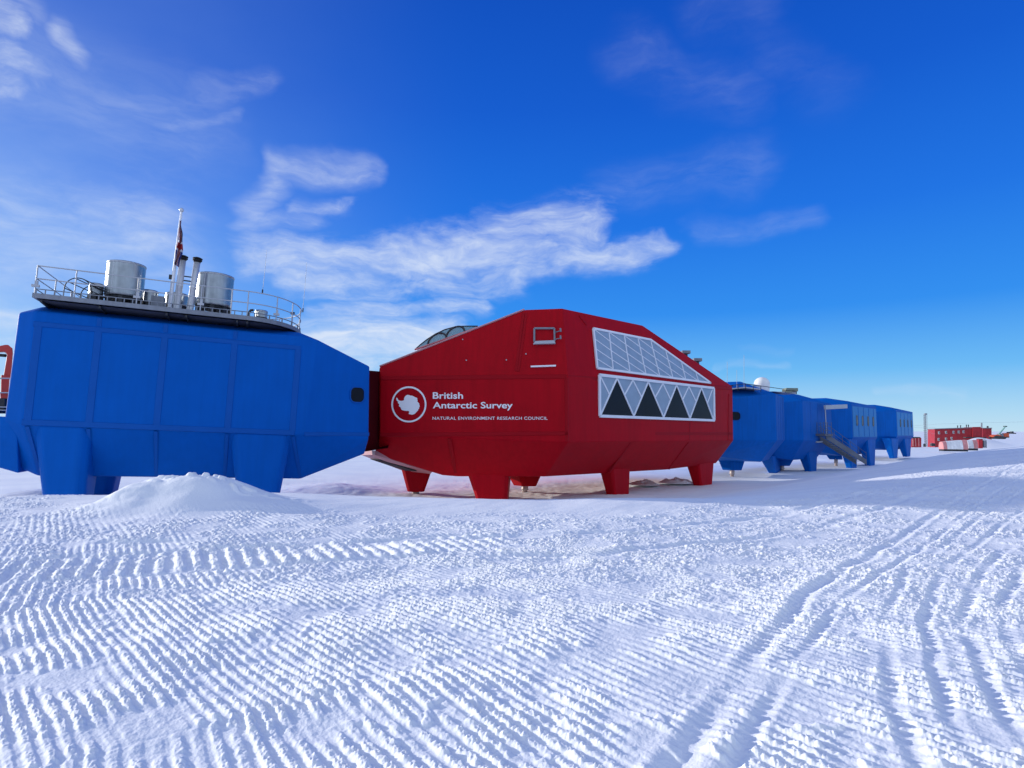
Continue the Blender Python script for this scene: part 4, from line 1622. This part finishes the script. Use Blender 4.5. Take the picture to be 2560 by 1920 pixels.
f2 = FR(frame(at(2456.5, 1090, 212), rad(115)))
t = thing('storage_building', 'smaller red hut just right of the long red building', 'building', f2.m)
MB().poly_prism([f2.W(2457, 1071), f2.W(2479, 1070.5), f2.W(2479, 1100), f2.W(2457, 1100)], f2.vec(0, 7, 0)).build('wall', M['red_far'], t)
MB().poly_prism([f2.W(2456.5, 1069.6, -.2), f2.W(2480.5, 1069.2, -.2), f2.W(2480.5, 1071, -.2), f2.W(2456.5, 1071.2, -.2)], f2.vec(0, 7.4, 0)).build('roof', M['kerb'], t)
MB().tube([f2.W(2469, 1070, 1.5), f2.W(2469, 1065, 1.5)], .28, 8).build('chimney', M['dark'], t)

f3 = FR(frame(at(2279, 1114, 190), rad(112)))
t = thing('cargo_container', 'red cargo container between the last blue module and the mast', 'container', f3.m)
MB().poly_prism([f3.W(2279, 1096), f3.W(2303.5, 1095), f3.W(2303.5, 1118), f3.W(2279, 1118)], f3.vec(0, 2.4, 0)).build('body', M['red_far'], t, bevel=.05)
m = MB()
for x in (2282.5, 2289, 2297):
    m.box(f3.W(x, 1106, -.05), (.10, 0, 0), (0, .06, 0), (0, 0, 1.25))
m.build('corner_post', M['tarp_pink'], t)
MB().poly_prism([f3.W(2284, 1092.5), f3.W(2300, 1092.5), f3.W(2303, 1095), f3.W(2281, 1096)], f3.vec(0, 2.2, 0)).build('roof_load', M['dark'], t)

# lattice mast
mb_, mt = at(2314.5, 1117, 200), at(2314, 1036.5, 200)
t = thing('lattice_mast', 'slim pale lattice mast left of the long red building', 'mast', mb_)
m = MB()
s_ = .26
H = mt.z - mb_.z
cs = [(-s_, -s_), (s_, -s_), (s_, s_), (-s_, s_)]
for x, y in cs:
    m.tube([mb_ + Vector((x, y, 0)), mt + Vector((x, y, 0))], .06, 6)
NSEG = 16
for k in range(NSEG):
    for i in range(4):
        a, b = cs[i], cs[(i + 1) % 4]
        m.tube([mb_ + Vector((a[0], a[1], H * k / NSEG)), mb_ + Vector((b[0], b[1], H * (k + 1) / NSEG))], .035, 5)
m.build('lattice', M['kerb'], t)
MB().box(mt + Vector((0, 0, .2)), (.36, 0, 0), (0, .3, 0), (0, 0, .22)).build('head', M['kerb'], t)
t = thing('overhead_cable', 'thin overhead lines strung past the mast toward the red building', 'cable', at(2314, 1060, 200))
m = MB()
for pa, pb, sag in (((2285, 1064), (2345, 1060), .1), ((2285, 1068), (2340, 1068), .2), ((2345, 1060), (2454, 1056), .1), ((2317, 1072), (2338, 1083), .7), ((2454, 1056), (2620, 1050), .3)):
    A, B = at(*pa, 199.5), at(*pb, 200.5)
    m.tube([A.lerp(B, k / 10) - Vector((0, 0, sag * 4 * (k / 10) * (1 - k / 10))) for k in range(11)], .022, 5)
m.build('wire', M['rail'], t)
t = thing('fuel_drum', 'dark drum at the foot of the lattice mast', 'drum', at(2311, 1113, 196))
MB().lathe(at(2311, 1117, 196), [(0, 0), (.32, 0), (.33, .3), (.32, .62), (.33, .95), (0, .95)], (0, 0, 1), 20).build('barrel', M['dark'], t)
t = thing('equipment_crate', 'low dark crate at the left foot of the long red building', 'crate', at(2332, 1113, 198))
MB().box(at(2332, 1112, 198), (.6, 0, 0), (0, .4, 0), (0, 0, .45)).build('box', M['dark'], t, bevel=.03)
MB().box(at(2330, 1108.3, 198), (.4, 0, 0), (0, .35, 0), (0, 0, .06)).build('lid', M['stair'], t)


# tarpaulin covered sledges
def hut(x0, x1, ytop0, ytop1, ybot, D, label, stripes):
    f = FR(frame(at(x0, ybot, D), rad(100)))
    t = thing('covered_sledge', label, 'sledge', f.m, 'tarpaulin covered sledges')
    u0, u1 = f.px(x0, ybot).x, f.px(x1, ybot).x
    h0, h1 = f.px(x0, ytop0).z, f.px(x1, ytop1).z
    dp = 2.3

    def arch(u, h, lean):
        pts = []
        for k in range(13):
            a = math.pi * k / 12
            w = dp / 2 - dp / 2 * math.cos(a) ** 1 * 1
            pts.append(f(u + lean, w, min(h, h * (1.25 * math.sin(a)) if 0 < k < 12 else 0)))
        return pts
    prev = u0
    for (s0_, s1_, mat) in stripes:
        a, b = u0 + (u1 - u0) * s0_, u0 + (u1 - u0) * s1_
        la = .35 * (1 - 2 * s0_) if s0_ in (0, 1) else 0
        ha, hb_ = h0 + (h1 - h0) * s0_, h0 + (h1 - h0) * s1_
        A, B = arch(a, ha, 0), arch(b, hb_, 0)
        if s0_ == 0:
            A = arch(a + 0.0, ha * .96, 0)
        m = MB()
        n = len(A)
        m.add(A + B, [[i, i + 1, n + i + 1, n + i] for i in range(n - 1)] + [list(range(n)), list(range(2 * n - 1, n - 1, -1))])
        m.build('cover', M[mat], t)
    MB().box(f((u0 + u1) / 2, dp / 2, -.25), f.vec((u1 - u0) / 2, 0, 0), f.vec(0, dp / 2 - .15, 0), Vector((0, 0, .22))).build('runner', M['dark'], t)
    return t


hut(2359.5, 2421, 1104, 1099.5, 1123, 140, 'longer white covered sledge with faded red bands at both ends', [(0, .15, 'tarp_pink'), (.152, .55, 'tarp_white'), (.552, .80, 'tarp_white'), (.802, 1, 'tarp_pink')])
hut(2421.5, 2446, 1100.5, 1100, 1121, 141, 'shorter white covered sledge with one faded red band, right of the longer one', [(0, .55, 'tarp_white'), (.552, 1, 'tarp_pink')])
f4 = FR(frame(at(2446.5, 1119, 146), rad(116)))
t = thing('cargo_container', 'narrow dark red container standing right of the covered sledges', 'container', f4.m)
MB().poly_prism([f4.W(2446.5, 1098), f4.W(2457, 1098), f4.W(2457, 1121), f4.W(2446.5, 1121)], f4.vec(0, 2.2, 0)).build('body', M['red_far'], t, bevel=.04)
MB().box(f4.W(2461, 1110, .6), (.35, 0, 0), (0, .3, 0), (0, 0, .9)).build('end_board', M['kerb'], t)
MB().box(f4.W(2452, 1097.5, .8), (.45, 0, 0), (0, .9, 0), (0, 0, .06)).build('roof', M['dark'], t)

# tracked crane far right
D = 190
t = thing('tracked_crane', 'orange tracked crane with a raised pale green boom on the far snow', 'crane', at(2495, 1097, D))
m = MB()
for dw in (0, 1.9):
    pts_ = [at(x, y, D) + Vector((0, dw, 0)) for x, y in ((2486, 1093), (2490, 1089.5), (2513, 1091.5), (2517, 1095), (2513, 1098), (2491, 1097))]
    m.poly_prism(pts_, Vector((0, .6, 0)))
m.build('track', M['dark'], t, bevel=.05)
MB().poly_prism([at(x, y, D) + Vector((0, .2, 0)) for x, y in ((2487, 1090), (2494, 1086.5), (2503, 1088), (2509, 1092), (2500, 1094), (2489, 1093))], Vector((0, 2.2, 0))).build('body', M['orange'], t, bevel=.08)
MB().poly_prism([at(x, y, D) + Vector((0, .6, 0)) for x, y in ((2504, 1084), (2512, 1084.5), (2513, 1092), (2505, 1091))], Vector((0, 1.4, 0))).build('cab', M['kerb'], t, bevel=.06)
m = MB()
m.tube([at(2497, 1085, D), at(2513, 1066.5, D)], .16, 6)
m.tube([at(2499, 1085, D + .8), at(2513.5, 1066.5, D + .6)], .16, 6)
for k in range(8):
    m.tube([at(2497 + 2 * k, 1085 - 2.3 * k, D), at(2499 + 2 * k, 1084.4 - 2.3 * k, D + .75)], .07, 5)
m.build('boom', M['green'], t)
MB().box(at(2513, 1066, D + .3), (.4, 0, 0), (0, .3, 0), (0, 0, .16)).build('boom_head', M['dark'], t)
f5 = FR(frame(at(2510, 1092, 198), rad(116)))
t = thing('tracked_vehicle', 'orange box bodied vehicle parked behind the green boomed crane', 'vehicle', f5.m)
MB().poly_prism([f5.W(2510, 1083), f5.W(2523, 1082.5), f5.W(2523, 1092), f5.W(2510, 1092)], f5.vec(0, 2.4, 0)).build('body', M['orange'], t, bevel=.1)
MB().poly_prism([f5.W(2508, 1091.5, .1), f5.W(2524, 1091.5, .1), f5.W(2523, 1094.5, .1), f5.W(2509, 1094.5, .1)], f5.vec(0, 2.2, 0)).build('track', M['dark'], t)
MB().box(f5.W(2521, 1081.3, .8), (.3, 0, 0), (0, .3, 0), (0, 0, .2)).build('roof_light', M['dark'], t)
D = 260
t = thing('snow_vehicle', 'tiny dark vehicle alone on the horizon slope at far right', 'vehicle', at(2531, 1083, D))
MB().poly_prism([at(x, y, D) for x, y in ((2526, 1080.5), (2534, 1080.5), (2537, 1082.8), (2526, 1083))], Vector((0, 2.2, 0))).build('body', M['dark'], t, bevel=.05)
MB().box(at(2531.5, 1083.3, D + .8), (.9, 0, 0), (0, .8, 0), (0, 0, .2)).build('track', M['black'], t)
MB().box(at(2529, 1079.6, D + .8), (.35, 0, 0), (0, .6, 0), (0, 0, .25)).build('cab', M['stair'], t)


# rough heaps of dug snow under the red module
def heap(c, sx, sy, sz, mat, label):
    nu, nv = 40, 20
    m = MB()
    vs = []
    for j in range(nv + 1):
        for i in range(nu):
            a = 2 * math.pi * i / nu
            q = j / nv
            x, y = math.cos(a) * q, math.sin(a) * q
            z = (1 - q ** 2) * sz
            X, Y = np.array([x * 2.2 + c.x]), np.array([y * 2.2 + c.y])
            k = 1 + .8 * float(perlin(X * 1.1, Y * 1.1, 5)[0]) + .5 * float(np.abs(perlin(X * 3, Y * 3, 6))[0])
            vs.append(c + Vector((x * sx, y * sy, z * k - .05)))
    fs = [[j * nu + i, j * nu + (i + 1) % nu, (j + 1) * nu + (i + 1) % nu, (j + 1) * nu + i] for j in range(nv) for i in range(nu)]
    m.add(vs, fs, True)
    o_ = m.build('snow_heap', mat)
    o_['label'] = label
    o_['category'] = 'snow heap'
    o_['group'] = 'heaps of dug snow under the red module'
    return o_


for (x, y, D, sx, sz, mt_, lab) in ((1610, 1209, 46, 1.2, .22, 'dusty', 'dirty pinkish heap of dug snow right of a red leg'),
                                    (1690, 1205, 48, 1.4, .26, 'snow', 'bright white heap of dug snow between two red legs')):
    heap(at(x, y, D), sx, 1.2, sz, M[mt_], lab)

# ------------------------------------------------------------------ light
sd_ = Vector((math.sin(SUN_AZ) * math.cos(SUN_EL), math.cos(SUN_AZ) * math.cos(SUN_EL), math.sin(SUN_EL)))
sl = bpy.data.lights.new('sun', 'SUN')
sl.energy = 4.3
sl.angle = rad(.53)
sl.color = (1.0, .94, .85)
so_ = bpy.data.objects.new('sun', sl)
so_.rotation_euler = sd_.to_track_quat('Z', 'Y').to_euler()
so_.location = sd_ * 100
COL.objects.link(so_)


# ------------------------------------------------------------------ sky
def build_world():
    w = bpy.data.worlds.new('World')
    scene.world = w
    w.use_nodes = True
    nt = w.node_tree
    N, Lk = nt.nodes, nt.links
    bg = N['Background']

    def nd(t, **kw):
        n = N.new(t)
        for k, v in kw.items():
            setattr(n, k, v)
        return n

    def mth(op, a, b=None, clamp=False):
        n = nd('ShaderNodeMath', operation=op, use_clamp=clamp)
        for i, v in enumerate((a, b)):
            if v is None:
                continue
            if isinstance(v, (int, float)):
                n.inputs[i].default_value = v
            else:
                Lk.new(v, n.inputs[i])
        return n.outputs[0]

    tc = nd('ShaderNodeTexCoord')
    dirv = tc.outputs['Generated']
    sep = nd('ShaderNodeSeparateXYZ')
    Lk.new(dirv, sep.inputs[0])
    X, Y, Z = sep.outputs
    az = mth('ARCTAN2', X, Y)
    el = mth('ARCSINE', Z)
    sky = nd('ShaderNodeTexSky', sky_type='NISHITA')
    sky.sun_disc = False
    sky.sun_elevation = SUN_EL
    sky.sun_rotation = SUN_AZ % (2 * math.pi)
    sky.altitude = 30
    sky.air_density = 1.0
    sky.dust_density = .3
    sky.ozone_density = 3.0
    hs = nd('ShaderNodeHueSaturation')
    hs.inputs['Saturation'].default_value = 1.25
    hs.inputs['Value'].default_value = 0.10
    Lk.new(sky.outputs[0], hs.inputs['Color'])
    # clear polar blue by elevation
    rp = nd('ShaderNodeValToRGB')
    el01 = mth('DIVIDE', el, math.pi / 2, True)
    Lk.new(el01, rp.inputs['Fac'])
    cr = rp.color_ramp

    def lin(r, g, b):
        return tuple(((c / 255 / 12.92) if c / 255 < .04045 else ((c / 255 + .055) / 1.055) ** 2.4) for c in (r, g, b)) + (1,)
    stops = [(0.0, (200, 232, 252)), (.02, (176, 222, 253)), (.06, (108, 190, 253)), (.12, (48, 146, 248)), (.21, (30, 118, 236)), (.32, (19, 94, 215)), (.45, (13, 76, 193)), (1, (10, 60, 165))]
    while len(cr.elements) < len(stops):
        cr.elements.new(.5)
    for e, (p, c) in zip(cr.elements, stops):
        e.position = p
        e.color = lin(*c)
    mx = nd('ShaderNodeMix', data_type='RGBA')
    mx.inputs['Factor'].default_value = .88
    Lk.new(hs.outputs[0], mx.inputs['A'])
    Lk.new(rp.outputs['Color'], mx.inputs['B'])
    base = mx.outputs['Result']

    # cloud layer in azimuth / elevation, warped by noise
    cmb = nd('ShaderNodeCombineXYZ')
    Lk.new(az, cmb.inputs[0])
    Lk.new(el, cmb.inputs[1])
    P = cmb.outputs[0]

    def noise(scale, detail, rough, stretch=(1, 1, 1), seed=0.0, src=None):
        mp = nd('ShaderNodeMapping')
        mp.inputs['Scale'].default_value = stretch
        mp.inputs['Location'].default_value = (seed, seed * .7, seed * 1.3)
        mp.inputs['Rotation'].default_value = (0, 0, rad(-12))
        Lk.new(src or P, mp.inputs['Vector'])
        n = nd('ShaderNodeTexNoise')
        n.inputs['Scale'].default_value = scale
        n.inputs['Detail'].default_value = detail
        n.inputs['Roughness'].default_value = rough
        Lk.new(mp.outputs[0], n.inputs['Vector'])
        return n
    wn = noise(6, 4, .5, (1, 1.6, 1), 3.0)
    sub = nd('ShaderNodeVectorMath', operation='SUBTRACT')
    Lk.new(wn.outputs['Color'], sub.inputs[0])
    sub.inputs[1].default_value = (.5, .5, .5)
    scl = nd('ShaderNodeVectorMath', operation='MULTIPLY')
    Lk.new(sub.outputs[0], scl.inputs[0])
    scl.inputs[1].default_value = (.15, .075, 0)
    add = nd('ShaderNodeVectorMath', operation='ADD')
    Lk.new(P, add.inputs[0])
    Lk.new(scl.outputs[0], add.inputs[1])
    PW = add.outputs[0]

    def ae(px, py):
        d = ray(px, py).normalized()
        return math.atan2(d.x, d.y), math.asin(d.z)

    def stroke(p, q, width, gain, soft=1.0):
        a, b = ae(*p), ae(*q)
        wd = width / FPX
        ab = (b[0] - a[0], b[1] - a[1], 0)
        L2 = ab[0] ** 2 + ab[1] ** 2
        s = nd('ShaderNodeVectorMath', operation='SUBTRACT')
        Lk.new(PW, s.inputs[0])
        s.inputs[1].default_value = (*a, 0)
        d = nd('ShaderNodeVectorMath', operation='DOT_PRODUCT')
        Lk.new(s.outputs[0], d.inputs[0])
        d.inputs[1].default_value = tuple(c / L2 for c in ab)
        t_ = mth('MULTIPLY', d.outputs['Value'], 1.0, True)
        m_ = nd('ShaderNodeVectorMath', operation='SCALE')
        m_.inputs[0].default_value = ab
        Lk.new(t_, m_.inputs['Scale'])
        s2 = nd('ShaderNodeVectorMath', operation='DISTANCE')
        Lk.new(s.outputs[0], s2.inputs[0])
        Lk.new(m_.outputs[0], s2.inputs[1])
        r = nd('ShaderNodeMapRange', interpolation_type='SMOOTHSTEP')
        Lk.new(s2.outputs['Value'], r.inputs['Value'])
        r.inputs['From Min'].default_value = wd * (1 - soft) * .9
        r.inputs['From Max'].default_value = wd * 1.6
        r.inputs['To Min'].default_value = gain
        r.inputs['To Max'].default_value = 0
        return r.outputs['Result']
    strokes = [((640, 622), (1150, 655), 58, .95), ((1000, 665), (1450, 575), 82, .95), ((1300, 655), (1660, 632), 40, .85),
               ((720, 705), (1300, 690), 42, .9), ((790, 772), (1220, 752), 30, .75), ((660, 868), (1090, 850), 82, 1.3), ((1440, 560), (1500, 520), 40, .5),
               ((640, 540), (672, 440), 30, .42), ((672, 408), (900, 424), 30, .40), ((725, 515), (840, 490), 24, .60), ((620, 560), (760, 545), 24, .4),
               ((0, 30), (40, 50), 46, .85), ((0, 150), (30, 190), 52, .7), ((10, 215), (45, 225), 22, .6), ((195, 105), (235, 140), 30, .42), ((80, 188), (105, 202), 26, .35),
               ((90, 15), (112, 40), 30, .3),
               ((-60, 570), (380, 610), 120, .42), ((-80, 760), (40, 790), 40, .95), ((-100, 850), (40, 860), 60, .6),
               ((280, 250), (640, 205), 26, .22), ((370, 305), (540, 285), 16, .25), ((100, 200), (420, 330), 110, .14),
               ((1560, 130), (1820, 240), 60, .075), ((1520, 475), (1880, 415), 60, .095), ((1750, 577), (2050, 537), 27, .13), ((1760, 0), (1900, 20), 60, .05), ((1900, 150), (2050, 220), 60, .04),
               ((1820, 918), (1990, 912), 8, .16), ((1900, 878), (2000, 880), 9, .06), ((2200, 985), (2420, 980), 12, .25)]
    def group(sel):
        tot = None
        for st_ in sel:
            v = stroke(*st_)
            tot = v if tot is None else mth('MAXIMUM', tot, v)
        return tot
    cn = noise(9, 9, .6, (1, 2.8, 1), 11.0, PW)
    cn2 = noise(34, 7, .62, (1, 2.2, 1), 5.0, PW)
    tex = mth('ADD', mth('MULTIPLY', cn.outputs['Fac'], .75), mth('MULTIPLY', cn2.outputs['Fac'], .25))
    texc = mth('SUBTRACT', tex, .5)
    strong = group([q_ for q_ in strokes if q_[3] >= .5])
    faint = group([q_ for q_ in strokes if q_[3] < .5])
    er = nd('ShaderNodeMapRange', interpolation_type='SMOOTHSTEP')
    Lk.new(mth('ADD', strong, mth('MULTIPLY', texc, 2.4)), er.inputs['Value'])
    er.inputs['From Min'].default_value = .05
    er.inputs['From Max'].default_value = 1.75
    gate = mth('MULTIPLY', strong, 2.0, True)
    fib = noise(13, 8, .62, (1, 5.5, 1), 41.0, PW)
    fr_n = nd('ShaderNodeMapRange')
    Lk.new(fib.outputs['Fac'], fr_n.inputs['Value'])
    fr_n.inputs['From Min'].default_value = .36
    fr_n.inputs['From Max'].default_value = .60
    fr_n.inputs['To Min'].default_value = .68
    fr_n.inputs['To Max'].default_value = 1.08
    ca = mth('MULTIPLY', mth('MULTIPLY', er.outputs['Result'], gate), fr_n.outputs['Result'])
    tr_ = nd('ShaderNodeMapRange')
    Lk.new(tex, tr_.inputs['Value'])
    tr_.inputs['From Min'].default_value = .38
    tr_.inputs['From Max'].default_value = .62
    tr_.inputs['To Min'].default_value = .3
    tr_.inputs['To Max'].default_value = 1.1
    cb = mth('MULTIPLY', mth('MULTIPLY', faint, tr_.outputs['Result']), fr_n.outputs['Result'])
    cloud = mth('MULTIPLY', mth('MAXIMUM', ca, cb), .93, True)
    # general paler veil on the sun side (left)
    veil = nd('ShaderNodeMapRange', interpolation_type='SMOOTHSTEP')
    Lk.new(az, veil.inputs['Value'])
    veil.inputs['From Min'].default_value = rad(-62)
    veil.inputs['From Max'].default_value = rad(-2)
    veil.inputs['To Min'].default_value = .60
    veil.inputs['To Max'].default_value = 0
    lowv = nd('ShaderNodeMapRange', interpolation_type='SMOOTHSTEP')
    Lk.new(el, lowv.inputs['Value'])
    lowv.inputs['From Min'].default_value = rad(4)
    lowv.inputs['From Max'].default_value = rad(38)
    lowv.inputs['To Min'].default_value = 1.0
    lowv.inputs['To Max'].default_value = .22
    vf = mth('MULTIPLY', veil.outputs['Result'], lowv.outputs['Result'])
    vn = noise(3.5, 5, .55, (1, 2.0, 1), 21.0)
    vf = mth('MULTIPLY', vf, mth('ADD', mth('MULTIPLY', vn.outputs['Fac'], 1.1), .45), True)
    m1 = nd('ShaderNodeMix', data_type='RGBA')
    Lk.new(vf, m1.inputs['Factor'])
    Lk.new(base, m1.inputs['A'])
    m1.inputs['B'].default_value = lin(186, 214, 252)
    # pale cloud added to the unseen sky behind, filling the shade with light
    bh = nd('ShaderNodeMapRange', interpolation_type='SMOOTHSTEP')
    Lk.new(Y, bh.inputs['Value'])
    bh.inputs['From Min'].default_value = -.35
    bh.inputs['From Max'].default_value = .35
    bh.inputs['To Min'].default_value = .74
    bh.inputs['To Max'].default_value = 0
    bn = noise(2.2, 6, .6, (1, 1.4, 1), 31.0, dirv)
    bf = mth('MULTIPLY', bh.outputs['Result'], mth('ADD', bn.outputs['Fac'], .45), True)
    m2 = nd('ShaderNodeMix', data_type='RGBA')
    Lk.new(bf, m2.inputs['Factor'])
    Lk.new(m1.outputs['Result'], m2.inputs['A'])
    m2.inputs['B'].default_value = (.78, .91, 1.08, 1)
    m3 = nd('ShaderNodeMix', data_type='RGBA')
    Lk.new(cloud, m3.inputs['Factor'])
    Lk.new(m2.outputs['Result'], m3.inputs['A'])
    m3.inputs['B'].default_value = lin(222, 233, 250)
    Lk.new(m3.outputs['Result'], bg.inputs['Color'])
    bg.inputs['Strength'].default_value = 1.0
    w.cycles.sampling_method = 'MANUAL'
    w.cycles.sample_map_resolution = 512


build_world()

scene.view_settings.view_transform = 'Standard'
scene.view_settings.look = 'None'
scene.view_settings.exposure = 0
scene.view_settings.gamma = 1
scene.cycles.max_bounces = 6
scene.cycles.diffuse_bounces = 3
scene.cycles.use_adaptive_sampling = True
scene.cycles.adaptive_threshold = 0.02
scene.cycles.use_denoising = True
